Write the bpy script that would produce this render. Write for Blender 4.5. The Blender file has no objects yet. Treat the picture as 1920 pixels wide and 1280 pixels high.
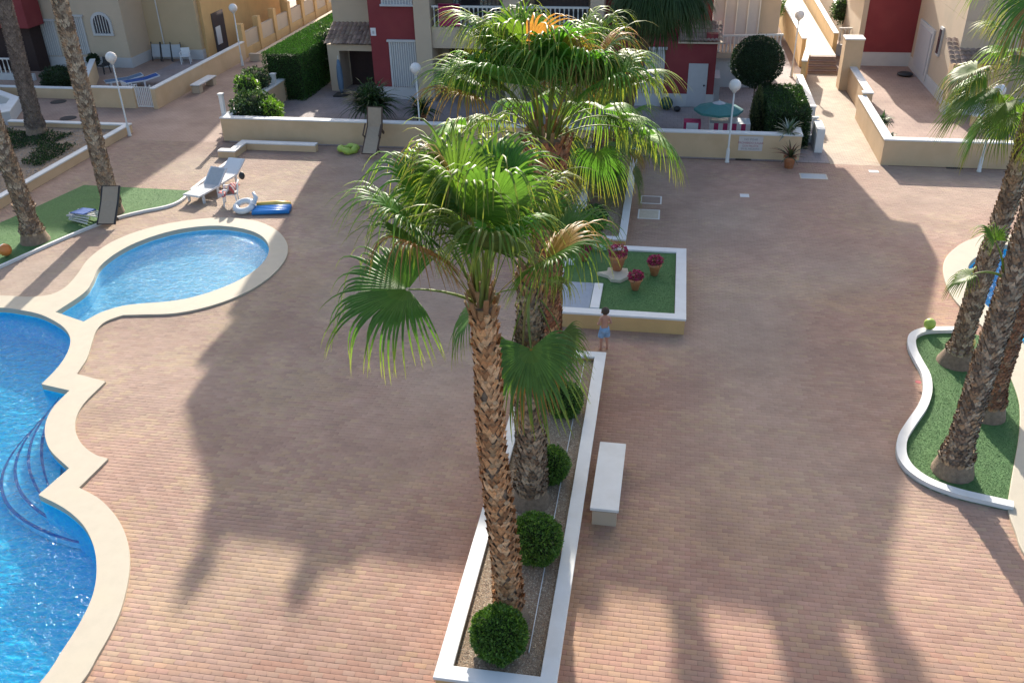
import bpy, bmesh, math, random
import numpy as np
from mathutils import Vector, Matrix
from mathutils.geometry import tessellate_polygon

S = bpy.context.scene
COL = S.collection
rad = math.radians
rng = random.Random(7)
nr = np.random.default_rng(11)

# ------------------------------------------------------------------ camera, sky, sun, exposure
YAW, PITCH, ROLL = rad(10.186), rad(30.335), rad(-1.319)
CAMPOS = Vector((0.0, 0.0, 12.0))
fwd = Vector((-math.sin(YAW) * math.cos(PITCH), math.cos(YAW) * math.cos(PITCH), -math.sin(PITCH)))
rt0 = Vector((math.cos(YAW), math.sin(YAW), 0))
up0 = rt0.cross(fwd)
rt = rt0 * math.cos(ROLL) + up0 * math.sin(ROLL)
up = up0 * math.cos(ROLL) - rt0 * math.sin(ROLL)
cam_d = bpy.data.cameras.new('camera')
cam = bpy.data.objects.new('camera', cam_d)
COL.objects.link(cam)
cam.matrix_world = Matrix(((rt.x, up.x, -fwd.x, CAMPOS.x), (rt.y, up.y, -fwd.y, CAMPOS.y), (rt.z, up.z, -fwd.z, CAMPOS.z), (0, 0, 0, 1)))
cam_d.sensor_width = 36.0
cam_d.lens = 1689.2 / 1920 * 36
cam_d.clip_end = 1000
S.camera = cam
S.render.resolution_x, S.render.resolution_y = 1024, 682

SUN_EL = rad(24.8)
SUN_V = Vector((-0.15, 1.0, 0)).normalized() * math.cos(SUN_EL) + Vector((0, 0, math.sin(SUN_EL)))
world = bpy.data.worlds.new('World')
S.world = world
world.use_nodes = True
wn = world.node_tree.nodes
sky = wn.new('ShaderNodeTexSky')
sky.sky_type = 'NISHITA'
sky.sun_disc = False
sky.sun_elevation = SUN_EL
sky.sun_rotation = math.atan2(SUN_V.x, SUN_V.y)
sky.dust_density = 3.0
world.node_tree.links.new(sky.outputs[0], wn['Background'].inputs[0])
wn['Background'].inputs[1].default_value = 0.15
sl = bpy.data.lights.new('sun', 'SUN')
sl.energy = 4.5
sl.angle = rad(0.55)
sl.color = (1.0, 0.92, 0.80)
so = bpy.data.objects.new('sun', sl)
COL.objects.link(so)
so.rotation_euler = SUN_V.to_track_quat('Z', 'Y').to_euler()
S.view_settings.view_transform = 'Standard'
S.view_settings.look = 'None'
S.view_settings.exposure = 1.02
S.view_settings.gamma = 1.0

# ------------------------------------------------------------------ materials
MATS = {}


def mat(name, col, rough=0.75, var=0.12, scale=6.0, bump=0.15, bscale=60.0, spec=0.4, metal=0.0, attr=None, transl=0.0, stain=None, sheen=0.0):
    """procedural material: base colour with two octaves of noise, fine relief, optional stains or colour attribute"""
    if name in MATS:
        return MATS[name]
    m = bpy.data.materials.new(name)
    m.use_nodes = True
    nt = m.node_tree
    N, L = nt.nodes, nt.links
    b = N['Principled BSDF']
    tc = N.new('ShaderNodeTexCoord')
    n1 = N.new('ShaderNodeTexNoise')
    n1.inputs['Scale'].default_value = scale
    n1.inputs['Detail'].default_value = 6
    n1.inputs['Roughness'].default_value = 0.65
    L.new(tc.outputs['Object'], n1.inputs['Vector'])
    mr = N.new('ShaderNodeMapRange')
    mr.inputs['From Min'].default_value = 0.25
    mr.inputs['From Max'].default_value = 0.75
    mr.inputs['To Min'].default_value = 1 - var
    mr.inputs['To Max'].default_value = 1 + var
    L.new(n1.outputs['Fac'], mr.inputs['Value'])
    mul = N.new('ShaderNodeVectorMath')
    mul.operation = 'SCALE'
    L.new(mr.outputs[0], mul.inputs['Scale'])
    if attr:
        a = N.new('ShaderNodeAttribute')
        a.attribute_name = attr
        L.new(a.outputs['Color'], mul.inputs[0])
    else:
        mul.inputs[0].default_value = col
    out = mul.outputs[0]
    if stain:
        sc, ssc, amt = stain
        n3 = N.new('ShaderNodeTexNoise')
        n3.inputs['Scale'].default_value = ssc
        n3.inputs['Detail'].default_value = 5
        L.new(tc.outputs['Object'], n3.inputs['Vector'])
        r3 = N.new('ShaderNodeMapRange')
        r3.inputs['From Min'].default_value = 0.5
        r3.inputs['From Max'].default_value = 0.72
        r3.inputs['To Max'].default_value = amt
        L.new(n3.outputs['Fac'], r3.inputs['Value'])
        mx = N.new('ShaderNodeMix')
        mx.data_type = 'RGBA'
        L.new(r3.outputs[0], mx.inputs['Factor'])
        L.new(out, mx.inputs[6])
        mx.inputs[7].default_value = (*sc, 1)
        out = mx.outputs[2]
    L.new(out, b.inputs['Base Color'])
    b.inputs['Roughness'].default_value = rough
    b.inputs['Specular IOR Level'].default_value = spec
    b.inputs['Metallic'].default_value = metal
    if bump:
        n2 = N.new('ShaderNodeTexNoise')
        n2.inputs['Scale'].default_value = bscale
        n2.inputs['Detail'].default_value = 4
        L.new(tc.outputs['Object'], n2.inputs['Vector'])
        bp = N.new('ShaderNodeBump')
        bp.inputs['Strength'].default_value = bump
        bp.inputs['Distance'].default_value = 0.02
        L.new(n2.outputs['Fac'], bp.inputs['Height'])
        L.new(bp.outputs[0], b.inputs['Normal'])
    if transl:
        tr = N.new('ShaderNodeBsdfTranslucent')
        tl = N.new('ShaderNodeVectorMath')
        tl.operation = 'MULTIPLY'
        tl.inputs[1].default_value = (1.5, 1.6, 0.7)
        L.new(out, tl.inputs[0])
        L.new(tl.outputs[0], tr.inputs['Color'])
        ms = N.new('ShaderNodeMixShader')
        ms.inputs[0].default_value = transl
        L.new(b.outputs[0], ms.inputs[1])
        L.new(tr.outputs[0], ms.inputs[2])
        L.new(ms.outputs[0], N['Material Output'].inputs['Surface'])
    MATS[name] = m
    return m


def paver_mat(name, cols, sx, sy, mortar, rot=0.0):
    m = bpy.data.materials.new(name)
    m.use_nodes = True
    nt = m.node_tree
    N, L = nt.nodes, nt.links
    b = N['Principled BSDF']
    tc = N.new('ShaderNodeTexCoord')
    mp = N.new('ShaderNodeMapping')
    mp.inputs['Rotation'].default_value[2] = rot
    L.new(tc.outputs['Object'], mp.inputs['Vector'])
    br = N.new('ShaderNodeTexBrick')
    br.inputs['Scale'].default_value = 1.0
    br.inputs['Brick Width'].default_value = sx
    br.inputs['Row Height'].default_value = sy
    br.inputs['Mortar Size'].default_value = 0.006
    br.inputs['Color1'].default_value = (*cols[0], 1)
    br.inputs['Color2'].default_value = (*cols[1], 1)
    br.inputs['Mortar'].default_value = (*mortar, 1)
    L.new(mp.outputs[0], br.inputs['Vector'])
    nz = N.new('ShaderNodeTexNoise')
    nz.inputs['Scale'].default_value = 0.6
    nz.inputs['Detail'].default_value = 7
    L.new(tc.outputs['Object'], nz.inputs['Vector'])
    mx = N.new('ShaderNodeMix')
    mx.data_type = 'RGBA'
    mx.blend_type = 'MULTIPLY'
    mx.inputs[0].default_value = 1
    rp = N.new('ShaderNodeValToRGB')
    rp.color_ramp.elements[0].position = 0.3
    rp.color_ramp.elements[0].color = (0.78, 0.75, 0.74, 1)
    rp.color_ramp.elements[1].position = 0.7
    rp.color_ramp.elements[1].color = (1.12, 1.12, 1.1, 1)
    L.new(nz.outputs['Fac'], rp.inputs[0])
    L.new(br.outputs['Color'], mx.inputs[6])
    L.new(rp.outputs[0], mx.inputs[7])
    L.new(mx.outputs[2], b.inputs['Base Color'])
    b.inputs['Roughness'].default_value = 0.8
    bp = N.new('ShaderNodeBump')
    bp.inputs['Strength'].default_value = 0.4
    bp.inputs['Distance'].default_value = 0.01
    bp.invert = True
    L.new(br.outputs['Fac'], bp.inputs['Height'])
    L.new(bp.outputs[0], b.inputs['Normal'])
    MATS[name] = m
    return m


M_white = mat('white painted coping', (0.66, 0.66, 0.65), 0.55, 0.06, 3, 0.1, stain=((0.5, 0.48, 0.44), 1.7, 0.35))
M_cream = mat('cream render', (0.58, 0.42, 0.26), 0.85, 0.08, 1.2, 0.25, 90, stain=((0.48, 0.32, 0.18), 0.9, 0.45))
M_ochre = mat('ochre render', (0.58, 0.38, 0.17), 0.85, 0.08, 1.2, 0.25, 90, stain=((0.46, 0.3, 0.14), 1.3, 0.5))
M_house = mat('pale cream house render', (0.51, 0.41, 0.305), 0.88, 0.06, 0.8, 0.25, 90, stain=((0.42, 0.36, 0.27), 0.6, 0.5))
M_house2 = mat('yellow house render', (0.49, 0.375, 0.235), 0.88, 0.06, 0.8, 0.25, 90)
M_red = mat('dark red render', (0.21, 0.035, 0.04), 0.85, 0.1, 0.9, 0.3, 70, stain=((0.26, 0.06, 0.055), 0.7, 0.5))
M_plinth = mat('white plinth render', (0.5, 0.5, 0.5), 0.8, 0.06, 2, 0.15, stain=((0.4, 0.39, 0.38), 2.0, 0.4))
M_coping = mat('pale stone pool coping', (0.45, 0.40, 0.315), 0.7, 0.05, 4, 0.2, 120, stain=((0.49, 0.43, 0.32), 1.1, 0.5))
M_mortar = mat('dark joint sand', (0.17, 0.11, 0.085), 0.95, 0.2, 8, 0.2)
M_paver = mat('clay and sand concrete pavers', None, 0.82, 0.14, 1.1, 0.35, 160, 0.3, attr='col', stain=((0.24, 0.155, 0.125), 0.42, 0.5))
M_gravel = mat('buff gravel', None, 0.9, 0.25, 40, 0.4, 200, attr='col')
M_soil = mat('buff sand bed', (0.30, 0.22, 0.15), 0.95, 0.35, 30, 0.8, 90)
M_turf = mat('green artificial turf', (0.08, 0.175, 0.055), 0.85, 0.2, 12, 0.5, 240, stain=((0.065, 0.14, 0.05), 1.5, 0.5))
M_frond = mat('fan palm leaf', None, 0.48, 0.18, 3, 0.0, attr='col', transl=0.38, spec=0.28)
M_bark = mat('palm bark', (0.215, 0.155, 0.11), 0.95, 0.35, 14, 0.8, 40)
M_boot = mat('palm leaf bases', None, 0.85, 0.25, 20, 0.4, 80, attr='col')
M_leaf = mat('shrub leaf', None, 0.5, 0.2, 8, 0.0, attr='col', transl=0.25, spec=0.4)
M_core = mat('dark twigs', (0.018, 0.028, 0.01), 1.0, 0.3, 10, 0.3)
M_plastic = mat('white plastic', (0.62, 0.64, 0.66), 0.4, 0.04, 3, 0.05)
M_greyplastic = mat('grey textile', (0.36, 0.39, 0.42), 0.7, 0.08, 10, 0.2)
M_metal = mat('white lacquered metal', (0.62, 0.62, 0.60), 0.45, 0.04, 4, 0.03)
M_globe = mat('opal globe', (0.72, 0.70, 0.68), 0.3, 0.03, 3, 0.0)
M_shutter = mat('grey white slats', (0.43, 0.43, 0.45), 0.6, 0.05, 5, 0.05)
M_glass = mat('dark window glass', (0.06, 0.06, 0.07), 0.08, 0.05, 3, 0.0, spec=0.8)
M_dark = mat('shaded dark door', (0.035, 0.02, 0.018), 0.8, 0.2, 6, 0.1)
M_darkm = mat('dark metal', (0.03, 0.03, 0.032), 0.5, 0.1, 6, 0.1)
M_tile = mat('clay roof tile', None, 0.9, 0.25, 12, 0.4, 60, attr='col')
M_terra = mat('terracotta', (0.46, 0.19, 0.09), 0.85, 0.15, 9, 0.2, 60, stain=((0.5, 0.3, 0.2), 6, 0.5))
M_stone = mat('pale stone slab', (0.50, 0.45, 0.36), 0.85, 0.15, 6, 0.4, 50)
M_teal = mat('teal parasol cloth', (0.045, 0.17, 0.17), 0.75, 0.1, 5, 0.1)
M_blue = mat('blue cloth', (0.02, 0.075, 0.26), 0.8, 0.15, 8, 0.3, 40)
M_slate = mat('dull blue cloth', (0.10, 0.16, 0.24), 0.8, 0.12, 8, 0.3, 40)
M_beige = mat('beige sling fabric', (0.34, 0.27, 0.2), 0.85, 0.08, 10, 0.2)
M_brown = mat('brown frame', (0.075, 0.045, 0.03), 0.5, 0.1, 6, 0.1)
M_lime = mat('lime inflatable', (0.34, 0.46, 0.08), 0.45, 0.1, 5, 0.1)
M_pink = mat('magenta cloth', (0.36, 0.03, 0.10), 0.8, 0.15, 9, 0.3, 40)
M_skin = mat('skin', (0.46, 0.24, 0.17), 0.55, 0.05, 6, 0.05)
M_hair = mat('brown hair', (0.06, 0.04, 0.028), 0.7, 0.2, 40, 0.4)
M_orange = mat('orange plastic', (0.6, 0.2, 0.05), 0.45, 0.06, 5, 0.05)
M_yel = mat('yellow plastic', (0.7, 0.48, 0.12), 0.45, 0.06, 5, 0.05)
M_azure = mat('bright blue plastic', (0.02, 0.20, 0.55), 0.35, 0.08, 5, 0.05)
M_redp = mat('red plastic', (0.55, 0.03, 0.08), 0.4, 0.06, 5, 0.05)
M_signw = mat('faded sign face', (0.56, 0.52, 0.5), 0.6, 0.05, 6, 0.03)
M_signr = mat('faded red lettering', (0.36, 0.10, 0.13), 0.7, 0.1, 9, 0.0)
M_signg = mat('faded grey lettering', (0.25, 0.22, 0.24), 0.7, 0.1, 9, 0.0)
M_bluepav = mat('pale blue tray tiles', (0.22, 0.28, 0.36), 0.5, 0.12, 8, 0.1)
M_street = paver_mat('grey pink street pavers', ((0.345, 0.235, 0.19), (0.38, 0.27, 0.21)), 0.21, 0.107, (0.2, 0.14, 0.11))
M_ramp = paver_mat('buff ramp pavers', ((0.40, 0.31, 0.24), (0.46, 0.38, 0.28)), 0.21, 0.107, (0.24, 0.18, 0.14))
M_terrace = paver_mat('terrace tiles', ((0.28, 0.24, 0.24), (0.31, 0.26, 0.25)), 0.33, 0.33, (0.16, 0.14, 0.14))
M_terrace2 = paver_mat('red terrace tiles', ((0.33, 0.22, 0.18), (0.36, 0.25, 0.20)), 0.33, 0.33, (0.2, 0.14, 0.12))
M_step = mat('brown stair tiles', (0.17, 0.105, 0.085), 0.7, 0.12, 6, 0.1)
M_stepedge = mat('grey brown riser', (0.26, 0.2, 0.17), 0.7, 0.12, 6, 0.1)


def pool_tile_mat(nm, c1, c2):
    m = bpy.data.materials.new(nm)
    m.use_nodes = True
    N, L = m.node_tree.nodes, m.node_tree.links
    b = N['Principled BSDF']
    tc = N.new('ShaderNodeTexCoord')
    v = N.new('ShaderNodeTexVoronoi')  # light and dark blue cells, also standing in for light streaks on the floor
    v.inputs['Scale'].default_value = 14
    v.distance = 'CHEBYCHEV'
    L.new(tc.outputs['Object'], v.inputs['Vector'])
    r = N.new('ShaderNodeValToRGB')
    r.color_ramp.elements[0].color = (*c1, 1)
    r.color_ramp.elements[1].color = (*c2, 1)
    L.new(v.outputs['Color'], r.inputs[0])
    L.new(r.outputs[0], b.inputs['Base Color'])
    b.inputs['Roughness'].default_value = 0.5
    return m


def water_mat():
    m = bpy.data.materials.new('pool water surface')
    m.use_nodes = True
    N, L = m.node_tree.nodes, m.node_tree.links
    for n in list(N):
        if n.type != 'OUTPUT_MATERIAL':
            N.remove(n)
    out = [n for n in N if n.type == 'OUTPUT_MATERIAL'][0]
    tc = N.new('ShaderNodeTexCoord')
    w1 = N.new('ShaderNodeTexNoise')
    w1.inputs['Scale'].default_value = 5.5
    w1.inputs['Detail'].default_value = 3
    w1.inputs['Distortion'].default_value = 0.6
    mp = N.new('ShaderNodeMapping')
    mp.inputs['Scale'].default_value = (0.75, 1.2, 1)
    L.new(tc.outputs['Object'], mp.inputs['Vector'])
    L.new(mp.outputs[0], w1.inputs['Vector'])
    w2 = N.new('ShaderNodeTexNoise')
    w2.inputs['Scale'].default_value = 17
    w2.inputs['Detail'].default_value = 3
    L.new(mp.outputs[0], w2.inputs['Vector'])
    ad = N.new('ShaderNodeMath')
    ad.operation = 'MULTIPLY_ADD'
    ad.inputs[1].default_value = 0.35
    L.new(w2.outputs['Fac'], ad.inputs[0])
    L.new(w1.outputs['Fac'], ad.inputs[2])
    bp = N.new('ShaderNodeBump')
    bp.inputs['Strength'].default_value = 1.0
    bp.inputs['Distance'].default_value = 0.085
    L.new(ad.outputs[0], bp.inputs['Height'])
    gl = N.new('ShaderNodeBsdfGlossy')
    gl.inputs['Roughness'].default_value = 0.07
    gl.inputs['Color'].default_value = (0.8, 0.92, 1, 1)
    L.new(bp.outputs[0], gl.inputs['Normal'])
    tr = N.new('ShaderNodeBsdfTransparent')
    vo = N.new('ShaderNodeTexVoronoi')  # clear web in the tint stands in for caustic light
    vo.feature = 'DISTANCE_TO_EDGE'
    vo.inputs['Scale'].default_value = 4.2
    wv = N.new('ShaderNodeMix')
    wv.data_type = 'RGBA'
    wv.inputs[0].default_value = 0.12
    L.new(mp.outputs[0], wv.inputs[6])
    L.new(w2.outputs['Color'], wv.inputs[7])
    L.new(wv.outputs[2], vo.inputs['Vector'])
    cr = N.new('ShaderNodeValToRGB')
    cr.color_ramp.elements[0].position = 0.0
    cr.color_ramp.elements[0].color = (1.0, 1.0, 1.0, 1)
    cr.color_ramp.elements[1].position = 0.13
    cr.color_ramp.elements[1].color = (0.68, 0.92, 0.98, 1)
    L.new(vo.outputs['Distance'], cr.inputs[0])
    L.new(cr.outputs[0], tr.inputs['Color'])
    fr = N.new('ShaderNodeFresnel')
    fr.inputs['IOR'].default_value = 1.33
    L.new(bp.outputs[0], fr.inputs['Normal'])
    ms = N.new('ShaderNodeMixShader')
    L.new(fr.outputs[0], ms.inputs[0])
    L.new(tr.outputs[0], ms.inputs[1])
    L.new(gl.outputs[0], ms.inputs[2])
    L.new(ms.outputs[0], out.inputs['Surface'])
    return m


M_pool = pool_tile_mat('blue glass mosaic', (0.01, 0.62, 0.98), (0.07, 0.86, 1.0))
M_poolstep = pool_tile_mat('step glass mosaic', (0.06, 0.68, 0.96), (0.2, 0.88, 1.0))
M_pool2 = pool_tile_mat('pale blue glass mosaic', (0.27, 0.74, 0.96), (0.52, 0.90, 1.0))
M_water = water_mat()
M_navy = mat('dark blue edge tiles', (0.01, 0.15, 0.45), 0.4, 0.15, 20, 0.05)

# ------------------------------------------------------------------ helpers


def empty(name, loc=(0, 0, 0), rz=0.0):
    o = bpy.data.objects.new(name, None)
    o.empty_display_size = 0.2
    o.location = loc
    o.rotation_euler = (0, 0, rz)
    COL.objects.link(o)
    return o


def tag(o, label=None, cat=None, group=None, kind=None):
    if label: o['label'] = label
    if cat: o['category'] = cat
    if group: o['group'] = group
    if kind: o['kind'] = kind
    return o


def thing(name, label, cat, loc=(0, 0, 0), rz=0.0, group=None):
    return tag(empty(name, loc, rz), label, cat, group)


def copy_tree(o, parent=None):
    c = o.copy()
    COL.objects.link(c)
    if parent: c.parent = parent
    for ch in o.children:
        copy_tree(ch, c)
    return c


class MB:
    """collects simple shapes and links them as ONE mesh object"""

    def __init__(s):
        s.v, s.f, s.c = [], [], []
        s.col = None

    def add(s, vs, fs):
        o = len(s.v)
        s.v += [tuple(p) for p in vs]
        s.f += [tuple(i + o for i in f) for f in fs]
        s.c += [s.col] * len(fs)
        return s

    def box(s, x0, x1, y0, y1, z0, z1, M=None):
        vs = [(x0, y0, z0), (x1, y0, z0), (x1, y1, z0), (x0, y1, z0), (x0, y0, z1), (x1, y0, z1), (x1, y1, z1), (x0, y1, z1)]
        if M is not None: vs = [M @ Vector(p) for p in vs]
        return s.add(vs, [(0, 3, 2, 1), (4, 5, 6, 7), (0, 1, 5, 4), (1, 2, 6, 5), (2, 3, 7, 6), (3, 0, 4, 7)])

    def bar(s, a, b, w, h=None):
        a, b = Vector(a), Vector(b)
        h = h or w
        d = (b - a).normalized()
        u = d.cross(Vector((0, 0, 1)))
        if u.length < 1e-3: u = Vector((1, 0, 0))
        u.normalize()
        n = u.cross(d)
        vs = [p + u * (sx * w / 2) + n * (sy * h / 2) for p in (a, b) for sx, sy in ((-1, -1), (1, -1), (1, 1), (-1, 1))]
        return s.add(vs, [(0, 1, 2, 3), (7, 6, 5, 4), (0, 4, 5, 1), (1, 5, 6, 2), (2, 6, 7, 3), (3, 7, 4, 0)])

    def tube(s, pts, r, n=8, caps=True):
        pts = [Vector(p) for p in pts]
        rs = r if isinstance(r, (list, tuple)) else [r] * len(pts)
        vs, fs = [], []
        ref = Vector((0.13, 0.97, 0.2)).normalized()
        for i, p in enumerate(pts):
            d = (pts[min(i + 1, len(pts) - 1)] - pts[max(i - 1, 0)]).normalized()
            u = d.cross(ref)
            if u.length < 0.05: u = d.cross(Vector((1, 0, 0)))
            u.normalize()
            w = d.cross(u)
            for k in range(n):
                a = 2 * math.pi * k / n
                vs.append(p + (u * math.cos(a) + w * math.sin(a)) * rs[i])
        for i in range(len(pts) - 1):
            for k in range(n):
                k2 = (k + 1) % n
                fs.append((i * n + k, i * n + k2, (i + 1) * n + k2, (i + 1) * n + k))
        if caps:
            fs.append(tuple(range(n))[::-1])
            fs.append(tuple((len(pts) - 1) * n + k for k in range(n)))
        return s.add(vs, fs)

    def lathe(s, prof, c=(0, 0, 0), n=20):
        vs, fs = [], []
        for r, z in prof:
            for k in range(n):
                a = 2 * math.pi * k / n
                vs.append((c[0] + r * math.cos(a), c[1] + r * math.sin(a), c[2] + z))
        for i in range(len(prof) - 1):
            for k in range(n):
                k2 = (k + 1) % n
                fs.append((i * n + k, i * n + k2, (i + 1) * n + k2, (i + 1) * n + k))
        if prof[0][0] > 1e-4: fs.append(tuple(range(n))[::-1])
        if prof[-1][0] > 1e-4: fs.append(tuple((len(prof) - 1) * n + k for k in range(n)))
        return s.add(vs, fs)

    def sphere(s, c, r, sz=1.0, n=16):
        prof = [(max(1e-5, r * math.sin(math.pi * i / (n // 2))), -r * sz * math.cos(math.pi * i / (n // 2))) for i in range(n // 2 + 1)]
        return s.lathe(prof, c, n)

    def prism(s, outer, z0, z1, holes=(), M=None, bottom=False):
        loops = [list(outer)] + [list(h) for h in holes]
        flat = [p for l in loops for p in l]
        tris = tessellate_polygon([[Vector((p[0], p[1], 0)) for p in l] for l in loops])
        n = len(flat)
        vs = [(p[0], p[1], z1) for p in flat] + [(p[0], p[1], z0) for p in flat]
        fs = []
        for t in tris:
            a, b, c = (Vector((*flat[i][:2], 0)) for i in t)
            t = t if (b - a).cross(c - a).z > 0 else t[::-1]
            fs.append(tuple(t))
            if bottom: fs.append(tuple(i + n for i in t[::-1]))
        o = 0
        for li, l in enumerate(loops):
            ar = sum(l[i][0] * l[(i + 1) % len(l)][1] - l[(i + 1) % len(l)][0] * l[i][1] for i in range(len(l)))
            flip = (ar < 0) != (li > 0)
            for i in range(len(l)):
                j = (i + 1) % len(l)
                q = (o + i, o + j, n + o + j, n + o + i)
                fs.append(q if flip else q[::-1])
            o += len(l)
        if M is not None: vs = [M @ Vector(p) for p in vs]
        return s.add(vs, fs)

    def mesh(s, name, m, smooth=False):
        me = bpy.data.meshes.new(name)
        me.from_pydata(s.v, [], s.f)
        me.materials.append(m)
        if any(c is not None for c in s.c):
            at = me.color_attributes.new('col', 'FLOAT_COLOR', 'CORNER')
            arr = []
            for p in me.polygons:
                c = s.c[p.index] or (0.3, 0.3, 0.3)
                arr += [c[0], c[1], c[2], 1.0] * p.loop_total
            at.data.foreach_set('color', arr)
        if smooth:
            me.polygons.foreach_set('use_smooth', [True] * len(me.polygons))
        me.update()
        return me

    def build(s, name, m, parent=None, smooth=False, loc=(0, 0, 0), rz=0.0, bevel=0.0):
        me = s.mesh(name, m, smooth)
        o = bpy.data.objects.new(name, me)
        COL.objects.link(o)
        o.location = loc
        o.rotation_euler = (0, 0, rz)
        if parent is not None: o.parent = parent
        if bevel:
            b = o.modifiers.new('bevel', 'BEVEL')
            b.width = bevel
            b.segments = 2
            b.limit_method = 'ANGLE'
        return o


def inst(name, me, parent, loc=(0, 0, 0), rot=(0, 0, 0), scale=(1, 1, 1)):
    o = bpy.data.objects.new(name, me)
    COL.objects.link(o)
    o.location, o.rotation_euler, o.scale = loc, rot, scale
    if parent is not None: o.parent = parent
    return o


def fast_mesh(name, V, F, m, cols=None, smooth=False):
    """V (n,3), F (k,4 or 3) numpy, cols per face (k,3)"""
    me = bpy.data.meshes.new(name)
    k, w = F.shape
    me.vertices.add(len(V))
    me.vertices.foreach_set('co', V.astype(np.float32).ravel())
    me.loops.add(k * w)
    me.loops.foreach_set('vertex_index', F.astype(np.int32).ravel())
    me.polygons.add(k)
    me.polygons.foreach_set('loop_start', np.arange(0, k * w, w, dtype=np.int32))
    me.polygons.foreach_set('loop_total', np.full(k, w, dtype=np.int32))
    me.materials.append(m)
    me.update(calc_edges=True)
    if cols is not None:
        at = me.color_attributes.new('col', 'FLOAT_COLOR', 'CORNER')
        c4 = np.ones((k, w, 4), dtype=np.float32)
        c4[:, :, :3] = cols[:, None, :]
        at.data.foreach_set('color', c4.ravel())
    if smooth: me.polygons.foreach_set('use_smooth', np.ones(k, dtype=bool))
    return me


def in_poly(X, Y, poly):
    r = np.zeros(X.shape, bool)
    n = len(poly)
    for i in range(n):
        x1, y1 = poly[i]
        x2, y2 = poly[(i + 1) % n]
        if y1 == y2: continue
        c = ((y1 > Y) != (y2 > Y)) & (X < (x2 - x1) * (Y - y1) / (y2 - y1) + x1)
        r ^= c
    return r


def smooth_loop(pts, corners=(), n=5):
    """Catmull-Rom through the points, sharp at the listed indices"""
    out = []
    N = len(pts)
    for i in range(N):
        p1, p2 = np.array(pts[i]), np.array(pts[(i + 1) % N])
        p0 = np.array(pts[i - 1]) if i not in corners else 2 * p1 - p2
        p3 = np.array(pts[(i + 2) % N]) if (i + 1) % N not in corners else 2 * p2 - p1
        for k in range(n):
            t = k / n
            out.append(tuple(0.5 * ((2 * p1) + (-p0 + p2) * t + (2 * p0 - 5 * p1 + 4 * p2 - p3) * t * t + (-p0 + 3 * p1 - 3 * p2 + p3) * t ** 3)))
    return out


def smooth_open(pts, n=5):
    out = []
    N = len(pts)
    for i in range(N - 1):
        p1, p2 = np.array(pts[i]), np.array(pts[i + 1])
        p0 = np.array(pts[i - 1]) if i > 0 else 2 * p1 - p2
        p3 = np.array(pts[i + 2]) if i + 2 < N else 2 * p2 - p1
        for k in range(n):
            t = k / n
            out.append(tuple(0.5 * ((2 * p1) + (-p0 + p2) * t + (2 * p0 - 5 * p1 + 4 * p2 - p3) * t * t + (-p0 + 3 * p1 - 3 * p2 + p3) * t ** 3)))
    out.append(tuple(pts[-1]))
    return out


def offset_open(line, d):
    out = []
    for i, p in enumerate(line):
        a, b = np.array(line[max(i - 1, 0)]), np.array(line[min(i + 1, len(line) - 1)])
        t = (b - a) / (np.linalg.norm(b - a) + 1e-9)
        out.append((p[0] - t[1] * d, p[1] + t[0] * d))
    return out


def vnoise(X, Y, seed, scale):
    """smooth value noise on arrays"""
    r = np.random.default_rng(seed)
    g = r.random((97, 97))
    x, y = X / scale + 500.3, Y / scale + 500.7
    xi, yi = np.floor(x).astype(int), np.floor(y).astype(int)
    fx, fy = x - xi, y - yi
    fx, fy = fx * fx * (3 - 2 * fx), fy * fy * (3 - 2 * fy)
    a, b = g[xi % 97, yi % 97], g[(xi + 1) % 97, yi % 97]
    c, d = g[xi % 97, (yi + 1) % 97], g[(xi + 1) % 97, (yi + 1) % 97]
    return (a * (1 - fx) + b * fx) * (1 - fy) + (c * (1 - fx) + d * fx) * fy


def project(X, Y, Z=0.0):
    dx, dy, dz = X - CAMPOS.x, Y - CAMPOS.y, Z - CAMPOS.z
    z = dx * fwd.x + dy * fwd.y + dz * fwd.z
    z = np.where(np.abs(z) < 1e-6, 1e-6, z)
    px = 960 + 1689.2 * (dx * rt.x + dy * rt.y + dz * rt.z) / z
    py = 640 - 1689.2 * (dx * up.x + dy * up.y + dz * up.z) / z
    return px, py, z


# ------------------------------------------------------------------ pools: outlines
KID_IN = smooth_loop([(-16.75, 20.02), (-16.62, 21.2), (-16.82, 22.0), (-17.15, 22.9), (-17.2, 23.85), (-17.0, 24.75), (-16.55, 25.55), (-15.9, 26.15), (-15.0, 26.48),
                      (-14.0, 26.38), (-13.15, 25.95), (-12.55, 25.25), (-12.2, 24.35), (-12.16, 23.45), (-12.38, 22.6), (-12.78, 21.9), (-13.3, 21.35), (-13.9, 21.02),
                      (-14.55, 20.82), (-15.04, 20.6), (-15.42, 20.18), (-15.62, 19.6)], (0, 21))
BIG_IN = smooth_loop([(-18.6, 20.04), (-17.9, 20.0), (-17.2, 19.86), (-16.54, 19.57), (-15.95, 19.2), (-15.49, 18.75), (-15.19, 18.25), (-14.98, 17.68), (-14.87, 17.1), (-14.83, 16.5),
                      (-13.96, 16.33), (-13.91, 15.55), (-13.6, 14.8), (-13.02, 14.1), (-12.17, 13.52), (-12.29, 12.62), (-11.52, 12.32), (-10.85, 11.92), (-10.3, 11.4), (-9.88, 10.82),
                      (-9.6, 10.24), (-9.46, 9.65), (-9.4, 9.0), (-9.4, 8.2), (-9.9, 6.6), (-11.6, 5.2), (-14.5, 4.6), (-18.5, 5.0), (-22.5, 7.5), (-24.2, 11.5), (-24.0, 15.5), (-22.3, 18.6), (-20.3, 19.8)], (9, 10, 14, 15))
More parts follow.
